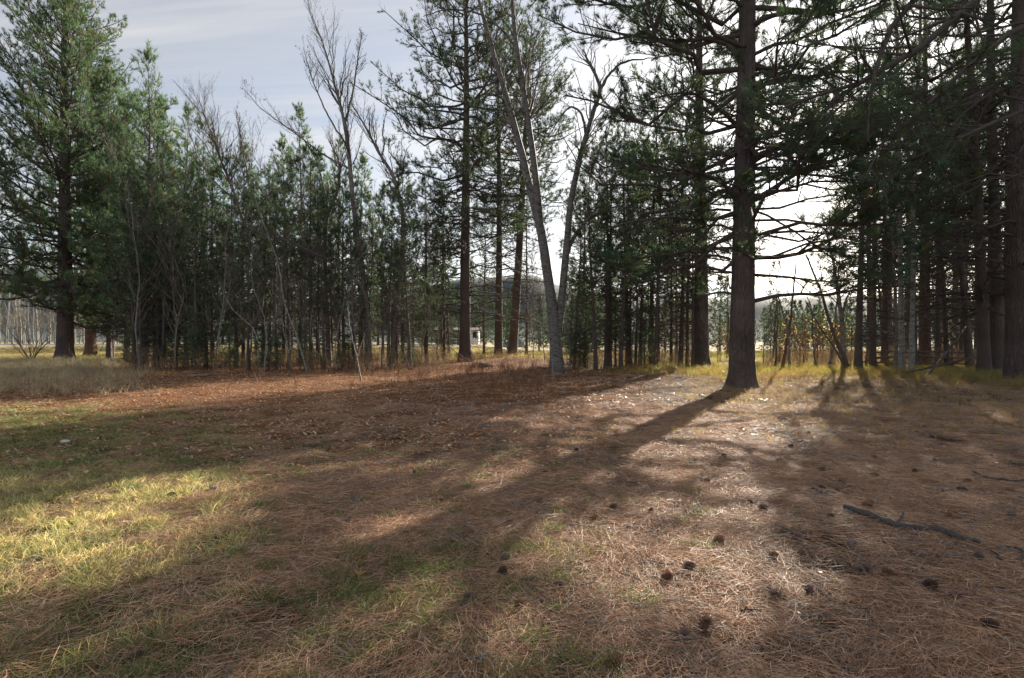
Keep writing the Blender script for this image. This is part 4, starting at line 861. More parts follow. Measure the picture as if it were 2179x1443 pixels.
# ------------------------------------------------------------------ man made things
def rail_fence():
    d = 27.5
    def wp(px, y, z): return np.array([(px - CX) * y / F, y, z])
    root = thing('rail_fence', 'weathered split rail fence at the edge of the sunny field', 'fence', ((1960 - CX) * d / F, d, 0))
    off = np.array(root.location)
    posts = [(1843, 28.5), (1887, 27.8), (1955, 27.2), (2025, 26.6), (2092, 26.0), (2160, 25.5)]
    tops = []
    for i, (px, y) in enumerate(posts):
        p = wp(px, y, 0); p[2] = float(zg(p[0], p[1])); mb = MB(); h = 0.98 if i else 0.75
        pts = np.array([p + [0, 0, -.1], p + [.01, 0, h * .5], p + [0.015, .01, h]]) - off
        tubes(mb, pts[None], np.array([[.06, .057, .053]]), 8, cap=True); mb.obj('post', M['fencewood'], root); tops.append(p)
    for a, b in zip(tops[:-1], tops[1:]):
        for z0 in (0.34, 0.62, 0.86):
            mb = MB(); e = np.random.default_rng(int(a[0] * 100 + z0 * 10)).normal(0, .025, 3)
            pts = np.array([a + [-.12, -.06, z0 + e[0]], (a + b) / 2 + [0, -.06, z0 + e[1]], b + [.12, -.06, z0 + e[2]]]) - off
            tubes(mb, pts[None], np.array([[.042, .046, .040]]), 6, cap=True); mb.obj('rail', M['fencewood'], root)
    # a broken rail lying against the end
    p = wp(1838, 28.6, 0); mb = MB()
    tubes(mb, (np.array([p + [-.45, 0, .15], p + [0.1, -.05, .42], p + [.9, -.12, .58]]) - off)[None], np.array([[.045, .045, .04]]), 6, cap=True); tag(mb.obj('rail', M['fencewood'], root), 'broken rail leaning on the ground at the fence end')
rail_fence()

def cabin():
    d = 80; x = (1000 - CX) * d / F; z0 = float(zg(x, d))
    root = thing('cabin', 'low brown cabin with tan roof and white end wall in the sun', 'building', (x, d, z0))
    mb = MB(); prism(mb, [(-1.6, 0), (1.6, 0), (1.6, 1.9), (-1.6, 1.9)], -4.6, 0.0); mb.obj('wall', M['brownwall'], root)
    mb = MB(); prism(mb, [(-1.5, 0), (1.5, 0), (1.5, 1.86), (-1.5, 1.86)], 0.003, 1.3); tag(mb.obj('wall', M['whitepaint'], root), 'white end wall')
    mb = MB(); prism(mb, [(-1.9, 1.86), (-1.9, 1.96), (0, 2.35), (1.9, 1.96), (1.9, 1.86), (0, 2.22)], -4.9, 1.6); mb.obj('roof', M['roof'], root)
    mb = MB(); box(mb, (0.5, -1.53, 0.75), (1.05, -1.503, 1.7)); wn = mb.obj('window', M['glass'], root)
    mb = MB(); box(mb, (0.44, -1.56, 0.66), (1.11, -1.531, 0.745)); mb.obj('sill', M['whitepaint'], wn)
    mb = MB(); box(mb, (-2.6, -1.63, 0.0), (-1.8, -1.603, 1.75)); dr = mb.obj('door', M['fencewood'], root)
    mb = MB(); box(mb, (-1.95, -1.67, 0.85), (-1.88, -1.632, 0.95)); mb.obj('handle', M['metal'], dr)
    for xx in (-4.0, -3.2, -1.2): mb = MB(); box(mb, (xx, -1.63, 0.8), (xx + .55, -1.603, 1.5)); mb.obj('window', M['glass'], root)
    root2 = thing('board_fence', 'low white rail fence in front of the brown cabin', 'fence', (x + 0.2, d - 4, float(zg(x, d - 4))))
    for i in range(6): mb = MB(); box(mb, (-3 + i * 1.2, -.05, 0), (-2.9 + i * 1.2, .05, .95)); mb.obj('post', M['whitepaint'], root2)
    for z in (.35, .7): mb = MB(); box(mb, (-3, -.08, z), (3.1, -.053, z + .12)); mb.obj('rail', M['whitepaint'], root2)
    mb = MB(); a = np.linspace(0, 6.283, 28)[:-1]; r = 1 + .12 * np.sin(3 * a) + .08 * np.sin(5 * a + 1)
    ring = np.stack([x + 2.6 + 4.2 * r * np.cos(a), d - 8 + 3.4 * r * np.sin(a), np.zeros(27)], -1); ring[:, 2] = zg(ring[:, 0], ring[:, 1]) + .012
    cen = ring.mean(0, keepdims=True); mb.add(np.concatenate([ring, cen]), [(i, (i + 1) % 27, 27) for i in range(27)], smooth=False)
    tag(mb.obj('gravel_path', M['rock']), kind='structure')
cabin()

def trailer():
    d = 66; x = (1088 - CX) * d / F; z0 = float(zg(x, d))
    root = thing('parked_trailer', 'small pale grey covered trailer parked behind the leaning dark pine', 'trailer', (x, d, z0), 0.15)
    mb = MB(); prism(mb, [(-.85, .45), (.85, .45), (.85, 1.05), (.6, 1.25), (-.6, 1.25), (-.85, 1.05)], -1.5, 1.4); mb.obj('body', M['metal'], root)
    mb = MB(); prism(mb, [(-.9, 1.02), (.9, 1.02), (.66, 1.30), (-.66, 1.30)], -1.6, 1.5); mb.obj('roof', M['whitepaint'], root)
    for sy in (-.93, .93):
        mb = MB(); a = np.linspace(0, 6.283, 17)[:-1]
        P = np.stack([np.array([[-.1, sy - .09, .32], [-.1, sy + .09, .32]])]); tubes(mb, P, np.array([[.32, .32]]), 16, cap=True); mb.obj('wheel', M['tyre'], root)
    mb = MB(); tubes(mb, np.array([[[-1.5, 0, .5], [-2.6, 0, .42]]]), np.array([[.05, .04]]), 6, cap=True); mb.obj('drawbar', M['metal'], root)
trailer()

def barn():
    d = 118; x = (1842 - CX) * d / F; z0 = float(zg(x, d))
    root = thing('barn', 'dark red barn with grey roof across the sunny field', 'building', (x, d, z0))
    mb = MB(); prism(mb, [(-4, 0), (4, 0), (4, 2.6), (0, 4.4), (-4, 2.6)], -6, 6); mb.obj('wall', M['barnwall'], root)
    mb = MB(); prism(mb, [(-4.5, 2.42), (-4.5, 2.55), (0, 4.62), (4.5, 2.55), (4.5, 2.42), (0, 4.48)], -6.5, 6.5); mb.obj('roof', M['barnroof'], root)
    mb = MB(); box(mb, (-1.2, -4.06, 0), (1.2, -4.003, 2.2)); mb.obj('door', M['fencewood'], root)
    for xx in (-4, 3): mb = MB(); box(mb, (xx, -4.06, 1.0), (xx + 1, -4.003, 1.9)); mb.obj('window', M['glass'], root)
barn()

a = np.array(g2w(357, 776)); mb = MB()
tubes(mb, np.array([[[0, 0, -.05], [.06, 0, .35], [.10, .02, .72]]]), np.array([[.04, .04, .04]]), 10, cap=True)
o = mb.obj('marker_pipe', M['plastic']); o.location = a; tag(o, 'pale plastic pipe stuck leaning in the ground at the thicket foot', 'pipe')

# ------------------------------------------------------------------ sticks, logs, leaning poles
def stick(name, lab, cat, pp, rad, m='stick', twigs=(), lift=None, seed=0, k=14):
    rng = np.random.default_rng(seed); pts = []
    for j, (px, py) in enumerate(pp):
        p = np.array(g2w(px, py)); r = rad[j]; p[2] += r * 0.8 + 0.030 + (lift[j] if lift else 0); pts.append(p)
    base = pts[0].copy(); P, R = resample(np.array(pts) - base, rad, k); P[1:-1] += rng.normal(0, 0.006, (k - 2, 3)); mb = MB()
    tubes(mb, P[None], R[None], 9, cap=True, rough=rng.normal(0, .08, (1, k, 9)))
    o = mb.obj(name, M[m]); o.location = base; tag(o, lab, cat)
    for tw, tr_ in twigs:
        tp = []
        for j, (px, py, dz) in enumerate(tw): q = np.array(g2w(px, py)); q[2] += dz + 0.015; tp.append(q)
        Q, QR = resample(np.array(tp) - base, np.linspace(tr_, tr_ * .4, len(tp)), 8); mb = MB(); tubes(mb, Q[None], QR[None], 6, cap=True); mb.obj('twig', M[m], o)
    return o
stick('fallen_branch', 'thick dark fallen branch with knob, longest stick on the needles', 'stick', [(1797, 1091), (1850, 1108), (1900, 1128), (1950, 1136), (1990, 1139), (2040, 1155), (2086, 1165)], [.025, .025, .024, .021, .027, .020, .014],
      twigs=[([(1900, 1130, .02), (1915, 1124, .05), (1924, 1113, .08)], .012), ([(2040, 1158, .01), (2030, 1168, .01), (2026, 1172, .0)], .010)], seed=1, k=26)
stick('fallen_twig', 'thin forked twig on the needles past the thick fallen branch', 'stick', [(2062, 1000), (2085, 1018), (2110, 1026), (2150, 1031), (2230, 1032)], [.006, .009, .011, .012, .013], twigs=[([(2085, 1018, .01), (2060, 1016, .01), (2045, 1012, .0)], .007)], seed=2)
stick('fallen_twig', 'curled thin twig beyond the thin end of the fallen branch', 'stick', [(2108, 1182), (2130, 1200), (2155, 1206), (2176, 1196), (2170, 1180), (2130, 1172)], [.005, .008, .009, .009, .007, .004], seed=3)
stick('fallen_twig', 'short curved dark twig lying before the fallen branch', 'stick', [(1728, 1048), (1740, 1053), (1752, 1058), (1762, 1060)], [.008, .012, .012, .008], seed=4)
stick('fallen_twig', 'short straight dark twig near the curved one', 'stick', [(1776, 1050), (1790, 1054), (1806, 1060)], [.010, .012, .009], seed=5)
stick('fallen_twig', 'small dark twig nearest the camera on the bright needles', 'stick', [(1575, 1318), (1590, 1311), (1620, 1314)], [.004, .006, .004], seed=6)
stick('fallen_twig', 'grey stick lying at the picture edge, highest of the sticks', 'stick', [(2135, 985), (2165, 994), (2230, 1004)], [.006, .009, .010], seed=7)
stick('fallen_log', 'dark mossy log lying between the mound pines', 'log', [(1005, 778), (1020, 777), (1034, 779), (1048, 780)], [.09, .11, .10, .06], m='greybark', seed=8)
stick('fallen_branch', 'grey branch lying flat in the litter before the thicket', 'stick', [(395, 803), (420, 803), (450, 802), (485, 801)], [.03, .045, .04, .02], m='greybark', seed=9)
stick('fallen_branch', 'weathered branch lying in leaves before the bare trees', 'stick', [(893, 830), (915, 826), (940, 829)], [.02, .03, .02], m='greybark', seed=10)
def lean_pole(lab, A, B, r, seed):
    rng = np.random.default_rng(seed); P, R = resample(np.array([A, (A + B) / 2 + [0, 0, -.08], B]) - A, [r, r * .8, r * .4], 12)
    root = thing('leaning_pole', lab, 'pole', A); mb = MB(); tubes(mb, P[None], R[None], 7, cap=True); mb.obj('stem', M['bark_dark'], root)
    i = np.zeros(9, int); Q, QR = spawn(rng, P[None], R[None], i, rng.uniform(.4, 1, 9), rng.uniform(.3, .8, 9), rng.uniform(.5, 1.1, 9), .1, 4, .5, .02, .006, 0.05); mb = MB(); tubes(mb, Q, QR, 4); tag(mb.obj('branchwork', M['limb'], root), kind='stuff')
A = np.array(g2w(1858, 804)); lean_pole('long bare pole fallen low across the wood edge, almost level', A, W(2100, 752, 23.5), .05, 1)
A = np.array(g2w(1970, 802)); lean_pole('bare pole propped steeply across the level fallen pole', A, W(2056, 695, 25), .055, 2)
A = np.array(g2w(700, 800)); lean_pole('thin dead pole propped in the thicket below the bare trees', A + np.array([6.0, 6, 0]), W(960, 742, 33), .03, 3)

# ------------------------------------------------------------------ cones and single leaves
def cone_mesh(seed):
    rng = np.random.default_rng(seed); mb = MB(); Lc, Rc = 0.074, 0.0235
    t = np.linspace(0, 1, 7); pts = np.stack([t * 0, t * 0, (t - .5) * Lc * .94], -1); rad = Rc * .62 * np.sin(np.pi * (0.12 + 0.83 * t)) ** .7
    tubes(mb, pts[None], rad[None], 8, col=np.array([[.6, .6, .6]]))
    n = 84; i = np.arange(n); tt = (i + .5) / n; an = i * 2.39996; z = (tt - .5) * Lc; r = Rc * np.sin(np.pi * (0.14 + 0.80 * tt)) ** .75
    o = np.stack([np.cos(an), np.sin(an), np.zeros(n)], -1); s = np.stack([-np.sin(an), np.cos(an), np.zeros(n)], -1)
    upv = np.array([0, 0, 1.]); el = np.interp(tt, [0, .5, 1], [-.25, .25, .9])[:, None]
    c = o * (r * .45)[:, None]; c[:, 2] += z; dirv = o * np.cos(el) + upv * np.sin(el); ln = (r * .62 + .006)[:, None]; wd = (.0045 + r * .16)[:, None]
    tip = c + dirv * ln; V = np.stack([c - s * wd * .5, c + s * wd * .5, tip + s * wd - upv * .001, tip + dirv * .004 + upv * .004, tip - s * wd - upv * .001], 1)
    b = np.arange(n)[:, None] * 5; f3 = np.concatenate([b + [0, 1, 2], b + [0, 2, 3], b + [0, 3, 4]])
    tint = np.ones((n, 5, 3)) * rng.uniform(.75, 1.2, (n, 1, 1)); tint[:, 2:] *= 1.35
    mb.add(V.reshape(-1, 3), f3, tint.reshape(-1, 3), smooth=False); return mb.mesh('pine_cone', M['cone'])
CONES = [(1809, 944), (1682, 955), (1861, 980), (1748, 1007), (1583, 1009), (1862, 1019), (1792, 1032), (1505, 1030), (1750, 1044), (1851, 1079), (1595, 1076), (1625, 1090), (1768, 1105), (1461, 1095), (2019, 1106), (1814, 1166), (1941, 1157), (1761, 1152), (1647, 1192), (1705, 1189), (1722, 925), (1655, 985), (1905, 960), (1990, 985), (2110, 975), (1540, 975), (1340, 1020), (1160, 1010), (880, 1010), (2150, 1105), (2082, 1197), (1957, 1192),
         (1997, 1194), (1841, 1221), (1890, 1230), (1467, 1219), (1420, 1239), (1979, 1259), (2042, 1279), (1721, 1268), (1650, 1275), (1500, 1353), (1456, 1361), (1806, 1424), (2151, 1050), (2057, 1032), (2046, 1050), (2002, 1050), (1947, 1010), (924, 953), (1042, 1020), (937, 1074), (1151, 1068), (1305, 1087), (1263, 1110),
         (1084, 1121), (1074, 1197), (1070, 1227), (1187, 1254), (1105, 1300), (999, 1283), (1306, 1425), (949, 1030), (1222, 986), (1227, 963), (455, 1049), (364, 1061), (288, 1412), (1846, 1084), (1826, 1225), (1905, 1236), (2104, 1345), (1530, 1160), (1385, 1095), (1700, 1150)]
MARK = [((1797, 1091), 'the thick end of the fallen branch'), ((2086, 1165), 'the thin end of the fallen branch'), ((2085, 1018), 'the thin forked twig'), ((1745, 1055), 'the short curved twig'), ((1578, 830), 'the foot of the massive pine'), ((300, 1120), 'the sunlit grass patch'), ((1500, 1353), 'the upright cone by the camera'), ((1074, 1197), 'the sunlit needle patch'), ((1590, 1313), 'the small twig nearest the camera'), ((138, 943), 'the pale stone on the moss'), ((500, 1330), 'the shaded needle mat in front')]
def near_labels(items, desc, marks, tail=''):
    out = [None] * len(items); g = {}
    for i, p in enumerate(items):
        w_ = np.array(g2w(*p)[:2]); ds = [np.linalg.norm(w_ - np.array(g2w(*m[0])[:2])) for m in marks]; j = int(np.argmin(ds)); g.setdefault(j, []).append((ds[j], i))
    for j, l in g.items():
        for r, (_, i) in enumerate(sorted(l)):
            o = 'closest' if r == 0 else (ORD[r] + ' closest' if r < 20 else str(r + 1) + 'th closest')
            out[i] = '%s %s to %s' % (desc(i), o, marks[j][1])
    return out
cols = ['brown', 'dark', 'grey weathered']
rng = np.random.default_rng(31); kinds = [(i * 7 + i // 3) % 3 for i in range(len(CONES))]
cm = [cone_mesh(s) for s in (1, 2, 3)]
for k, v in enumerate([(1.25, 1.05, .9), (.62, .62, .66), (1.25, 1.35, 1.5)]):
    a = cm[k].attributes['tint'].data; arr = np.empty(len(a) * 4, np.float32); a.foreach_get('color', arr); arr = arr.reshape(-1, 4); arr[:, :3] *= v; a.foreach_set('color', arr.ravel())
MK = [m for m in MARK if 'upright cone' not in m[1]]
cl_ = near_labels(CONES, lambda i: cols[kinds[i]] + ' pine cone', MK)
for i, (px, py) in enumerate(CONES):
    p = np.array(g2w(px, py)); s = rng.uniform(.62, 1.0); o = link('pine_cone', cm[kinds[i]]); tag(o, cl_[i], 'pine cone', 'pine cones on the needle litter')
    o.location = p + [0, 0, .042 * s]; o.rotation_euler = (R_(rng.uniform(70, 105)), rng.uniform(-.3, .3), rng.uniform(0, 6.28)); o.scale = (s,) * 3
    if (px, py) == (1500, 1353): o.rotation_euler = (R_(25), .1, .4); o.location.z = p[2] + .05 * s; o.scale = (1.2,) * 3; o['label'] = 'brown pine cone standing upright on the bright needles near the camera'

def leaf_geo(rng, size):
    """a curled ovate leaf with a midrib fold"""
    t = np.array([-1, -.55, 0, .5, 1.0]); wv = np.array([.08, .62, .72, .5, .02]) * .62; cu = rng.uniform(-.35, .55); fo = rng.uniform(.05, .45)
    mid = np.stack([t, t * 0, cu * t ** 2], -1); l = np.stack([t, wv, cu * t ** 2 + fo * wv], -1); r = np.stack([t, -wv, cu * t ** 2 + fo * wv * rng.uniform(.3, 1.2)], -1)
    V = np.concatenate([l, mid, r]) * size; q = []
    for i in range(4): q += [(i, i + 5, i + 6, i + 1), (i + 5, i + 10, i + 11, i + 6)]
    return V, np.array(q)
LEAVES = [(148, 1036), (188, 1034), (181, 1056), (169, 1077), (343, 1140), (589, 1123), (192, 1187), (472, 1174), (423, 1239), (152, 1306), (221, 1346), (426, 1364), (512, 1358), (38, 1178), (742, 1150), (765, 1231), (825, 1293), (763, 1341), (972, 1387), (848, 1416), (1109, 1208), (1162, 1252), (1113, 1210), (600, 975), (560, 960), (700, 985), (1010, 1085), (290, 1030), (90, 1160), (640, 1130)]
LC = [((.42, .19, .07), 'orange brown'), ((.42, .31, .19), 'pale tan'), ((.30, .15, .08), 'dull brown'), ((.52, .25, .06), 'bright orange')]
lk = [(3, 3, 3, 3, 1, 3, 3, 3, 1, 0, 2, 2, 1, 3, 1, 3, 3, 1, 1, 2, 3, 1, 1, 0, 0, 3, 3, 3, 1, 0)[i] for i in range(len(LEAVES))]
ll = near_labels(LEAVES, lambda i: LC[lk[i]][1] + ' fallen leaf', MK); rng = np.random.default_rng(41)
lm = {}
for i, (px, py) in enumerate(LEAVES):
    v = (lk[i], i % 3)
    if v not in lm:
        mb = MB(); V, q = leaf_geo(rng, .036); mb.add(V, q, np.tile(LC[lk[i]][0], (len(V), 1))); lm[v] = mb.mesh('fallen_leaf', M['bleaf'])
    o = link('fallen_leaf', lm[v]); tag(o, ll[i], 'leaf', 'single fallen leaves'); p = np.array(g2w(px, py)); o.location = p + [0, 0, .03]; o.rotation_euler = (rng.normal(0, .18), rng.normal(0, .18), rng.uniform(0, 6.28)); s = rng.uniform(.7, 1.25); o.scale = (s,) * 3
mb = MB(); rng = np.random.default_rng(3); th, ph = np.meshgrid(np.linspace(0, 6.283, 13)[:-1], np.linspace(0.15, 2.99, 7)); V = np.stack([np.cos(th) * np.sin(ph) * .075, np.sin(th) * np.sin(ph) * .05, np.cos(ph) * .032], -1) * rng.uniform(.88, 1.1, (7, 12, 1))
i = np.arange(84).reshape(7, 12); q = np.stack([i[:-1], np.roll(i[:-1], -1, 1), np.roll(i[1:], -1, 1), i[1:]], -1).reshape(-1, 4); mb.add(V.reshape(-1, 3), q[:, ::-1]); o = mb.obj('stone', M['rock']); o.location = np.array(g2w(138, 943)) + [0, 0, .02]; tag(o, 'pale flat stone on the mossy green patch', 'stone')

# ------------------------------------------------------------------ ground cover: instanced clumps, each cover one object of stuff
def cover(name, pts, rot, scl, idx, tint, meshes):
    me = bpy.data.meshes.new(name); me.from_pydata([tuple(p) for p in pts], [], [])
    n = len(pts)
    a = me.attributes.new('rot', 'FLOAT_VECTOR', 'POINT'); a.data.foreach_set('vector', np.asarray(rot, np.float32).ravel())
    a = me.attributes.new('scl', 'FLOAT_VECTOR', 'POINT'); a.data.foreach_set('vector', np.asarray(scl, np.float32).ravel())
    a = me.attributes.new('idx', 'INT', 'POINT'); a.data.foreach_set('value', np.asarray(idx, np.int32))
    a = me.attributes.new('gtint', 'FLOAT_COLOR', 'POINT'); a.data.foreach_set('color', np.concatenate([tint, np.ones((n, 1))], 1).astype(np.float32).ravel())
    o = link(name, me); tag(o, kind='stuff')
    col = bpy.data.collections.new(name + '_pieces')
    for m in meshes: col.objects.link(bpy.data.objects.new(name + '_clump', m))
    ng = bpy.data.node_groups.new(name + '_scatter', 'GeometryNodeTree')
    ng.interface.new_socket('Geometry', in_out='INPUT', socket_type='NodeSocketGeometry'); ng.interface.new_socket('Geometry', in_out='OUTPUT', socket_type='NodeSocketGeometry')
    gi = ng.nodes.new('NodeGroupInput'); go = ng.nodes.new('NodeGroupOutput'); ip = ng.nodes.new('GeometryNodeInstanceOnPoints'); ci = ng.nodes.new('GeometryNodeCollectionInfo')
    ci.inputs['Collection'].default_value = col; ci.inputs['Separate Children'].default_value = True; ci.inputs['Reset Children'].default_value = True
    ip.inputs['Pick Instance'].default_value = True
    def na(nm, t):
        x = ng.nodes.new('GeometryNodeInputNamedAttribute'); x.data_type = t; x.inputs['Name'].default_value = nm; return x.outputs['Attribute']
    ng.links.new(gi.outputs[0], ip.inputs['Points']); ng.links.new(ci.outputs[0], ip.inputs['Instance']); ng.links.new(na('idx', 'INT'), ip.inputs['Instance Index'])
    ng.links.new(na('rot', 'FLOAT_VECTOR'), ip.inputs['Rotation']); ng.links.new(na('scl', 'FLOAT_VECTOR'), ip.inputs['Scale']); ng.links.new(ip.outputs[0], go.inputs[0])
    md = o.modifiers.new('scatter', 'NODES'); md.node_group = ng
    return o

def ribbons(mb, P, wd, col, flat=None, rng=None):
    """P (n,k,3) centre lines to flat tapering ribbons"""
    n, k, _ = P.shape; T = unit(P[:, -1] - P[:, 0]); ref = flat if flat is not None else rdir(rng, n)
    s = unit(np.cross(T, ref))[:, None] * (np.asarray(wd).reshape(-1, 1, 1) * np.linspace(1, .35, k)[None, :, None] / 2)
    V = np.stack([P - s, P + s], 2); i = np.arange(n * k * 2).reshape(n, k, 2); q = np.stack([i[:, :-1, 0], i[:, :-1, 1], i[:, 1:, 1], i[:, 1:, 0]], -1).reshape(-1, 4)
    mb.add(V.reshape(-1, 3), q, np.repeat(np.asarray(col).reshape(n, 1, 3), k * 2, 1).reshape(-1, 3))

def needle_clump(seed, n=118, rad=.2):
    rng = np.random.default_rng(seed); mb = MB(); a = rng.uniform(0, 6.28, n); r = rad * np.sqrt(rng.random(n)); c = np.stack([r * np.cos(a), r * np.sin(a), rng.uniform(.002, .030, n)], -1)
    an = rng.normal(0, 1.1 if seed % 2 else .38, n); tilt = rng.normal(0.02, .12, n); ln = rng.uniform(.06, .21, n); d = np.stack([np.cos(an) * np.cos(tilt), np.sin(an) * np.cos(tilt), np.sin(tilt)], -1); side = np.stack([-np.sin(an), np.cos(an), np.zeros(n)], -1)
    t = np.linspace(-.5, .5, 4)[None, :, None]; cv = rng.normal(0, .22, (n, 1, 1)); P = c[:, None] + ln[:, None, None] * (d[:, None] * t + side[:, None] * cv * (t ** 2) + np.array([0, 0, 1.]) * rng.normal(0, .10, (n, 1, 1)) * (t ** 2)); P[..., 2] = np.maximum(P[..., 2], .0015)
    col = np.ones((n, 3)) * rng.uniform(.25, 1.6, (n, 1)); pale = rng.random(n) < .22; col[pale] *= [1.15, 1.3, 1.45]; red = rng.random(n) < .25; col[red] *= [1.05, .82, .7]
    up_ = unit(np.array([[0, 0, 1.]]) + .6 * rng.normal(size=(n, 3))); ribbons(mb, P, rng.uniform(.0016, .0032, n), col, flat=up_); return mb.mesh('needle_clump', M['litter'])

def blade_clump(seed, n, rad, h, wd, c0, c1, lean=.5, m='grass', dry=.2, cdry=(.42, .33, .17)):
    rng = np.random.default_rng(seed); mb = MB(); a = rng.uniform(0, 6.28, n); r = rad * np.sqrt(rng.random(n)); b = np.stack([r * np.cos(a), r * np.sin(a), np.zeros(n)], -1)
    d = rdir(rng, n) * lean; d[:, 2] = 1; d = unit(d); hh = h * rng.uniform(.45, 1.1, n); t = np.linspace(0, 1, 4)[None, :, None]; bd = rng.normal(0, .35, (n, 1, 3)); bd[:, 0, 2] = -.22
    P = b[:, None] + hh[:, None, None] * (d[:, None] * t + bd * t ** 2.2); P[..., 2] = np.maximum(P[..., 2], .001)
    f = rng.random((n, 1)); col = np.array(c0) * f + np.array(c1) * (1 - f); k = rng.random(n) < dry; col[k] = np.array(cdry) * rng.uniform(.7, 1.2, (k.sum(), 1)); ribbons(mb, P, np.full(n, wd), col, rng=rng); return mb.mesh('blade_clump', M[m])

def stalk_clump(seed, n, rad, h, wd, c0, c1, heads=True, m='weed'):
    rng = np.random.default_rng(seed); mb = MB(); a = rng.uniform(0, 6.28, n); r = rad * np.sqrt(rng.random(n)); b = np.stack([r * np.cos(a), r * np.sin(a), np.zeros(n)], -1)
    d = rdir(rng, n) * .3; d[:, 2] = 1; d = unit(d); hh = h * rng.uniform(.5, 1.1, n); t = np.linspace(0, 1, 4)[None, :, None]; bd = rng.normal(0, .15, (n, 1, 3)); P = b[:, None] + hh[:, None, None] * (d[:, None] * t + bd * t ** 2)
    f = rng.random((n, 1)); col = np.array(c0) * f + np.array(c1) * (1 - f); ribbons(mb, P, np.full(n, wd), col, rng=rng)
    if heads:
        i = np.repeat(np.arange(n), 7); pp, tt, _ = at(P, np.ones((n, 4)), i, rng.uniform(.45, 1, len(i))); dd = unit(tt + 1.1 * rdir(rng, len(i))); l = rng.uniform(.03, .10, len(i)) * h / .5
        Q = pp[:, None] + dd[:, None] * l[:, None, None] * np.linspace(0, 1, 3)[None, :, None]; ribbons(mb, Q, np.full(len(i), wd * 1.1), col[i] * 1.1, rng=rng)
    return mb.mesh('stalk_clump', M[m])

def leaf_clump(seed, n, rad, size):
    rng = np.random.default_rng(seed); mb = MB(); pal = np.array([(.54, .29, .15), (.45, .24, .13), (.36, .20, .12), (.60, .39, .23), (.66, .50, .35), (.50, .24, .10), (.24, .14, .095)])
    for i in range(n):
        V, q = leaf_geo(rng, size * rng.uniform(.4, 1.4)); e = rng.normal(0, .2, 2); a = rng.uniform(0, 6.28); ca, sa = math.cos(a), math.sin(a)
        V[:, 2] += V[:, 0] * e[0] + V[:, 1] * e[1]; X = V[:, 0] * ca - V[:, 1] * sa; Y = V[:, 0] * sa + V[:, 1] * ca; r = rad * math.sqrt(rng.random()); b = rng.uniform(0, 6.28)
        V = np.stack([X + r * math.cos(b), Y + r * math.sin(b), V[:, 2] - V[:, 2].min() + rng.uniform(.001, .012)], -1); mb.add(V, q, np.tile(pal[rng.integers(7)] * rng.uniform(.75, 1.15), (len(V), 1)))
    return mb.mesh('leaf_clump', M['leaflit'])

rng = np.random.default_rng(9)
def pn(x, y, s, ph=0.0):                                  # soft patch noise about 0..1
    return .5 + .25 * (np.sin(x * 1.7 / s + 1.3 * np.sin(y * .9 / s + ph) + ph) * np.sin(y * 1.5 / s + 1.1 * np.sin(x * 1.2 / s) + ph * 2) + np.sin(x * 3.9 / s + y * 1.1 / s + ph * 3) * np.sin(y * 4.3 / s - x * .7 / s + ph))
def wedge(n, d0, d1, mar=1.2, pw=1.0, x0=-1e9, x1=1e9):
    """random ground points in front of the camera between two distances"""
    u = rng.random(n); d = np.sqrt(d0 ** 2 + (d1 ** 2 - d0 ** 2) * u) if pw == 1 else d0 + (d1 - d0) * u ** pw
    x = rng.uniform(-1, 1, n) * (.92 * d + mar); k = (x > x0) & (x < x1); return x[k], d[k]
def put(name, x, y, scl, nvar, meshes, tint, tilt=.06, dz=0.0):
    n = len(x); rot = np.stack([rng.normal(0, tilt, n), rng.normal(0, tilt, n), rng.uniform(0, 6.28, n)], -1); s = np.asarray(scl); s = np.stack([s, s, s], -1) if s.ndim == 1 else s
    return cover(name, np.stack([x, y, zg(x, y) + dz], -1), rot, s, rng.integers(0, nvar, n), tint, meshes)
def pxs(x, y): return CX + F * x / y, CY + F * HC / y

# needle litter
xa, ya = wedge(5200, 1.6, 6.5); xb, yb = wedge(7200, 6.5, 13); xc_, yc_ = wedge(5200, 13, 27)
x = np.concatenate([xa, xb, xc_]); y = np.concatenate([ya, yb, yc_]); px, py = pxs(x, y)
dens = np.clip(sstep(px, 150, 900) * .75 + .30, 0, 1) * (1 - .55 * ((py < 960) & (px < 1200))) ; dens = np.where(py > 1150, np.maximum(dens, .30 + .5 * sstep(px, 100, 700) + .3 * sstep(py, 1270, 1340)), dens)
k = rng.random(len(x)) < dens * (0.30 + .9 * pn(x, y, .7)); x, y = x[k], y[k]
tn_ = np.ones((len(x), 3)) * rng.uniform(.72, 1.2, (len(x), 1)); put('needle_litter', x, y, rng.uniform(.85, 1.25, len(x)), 6, [needle_clump(s) for s in range(6)], tn_, .05, .004)
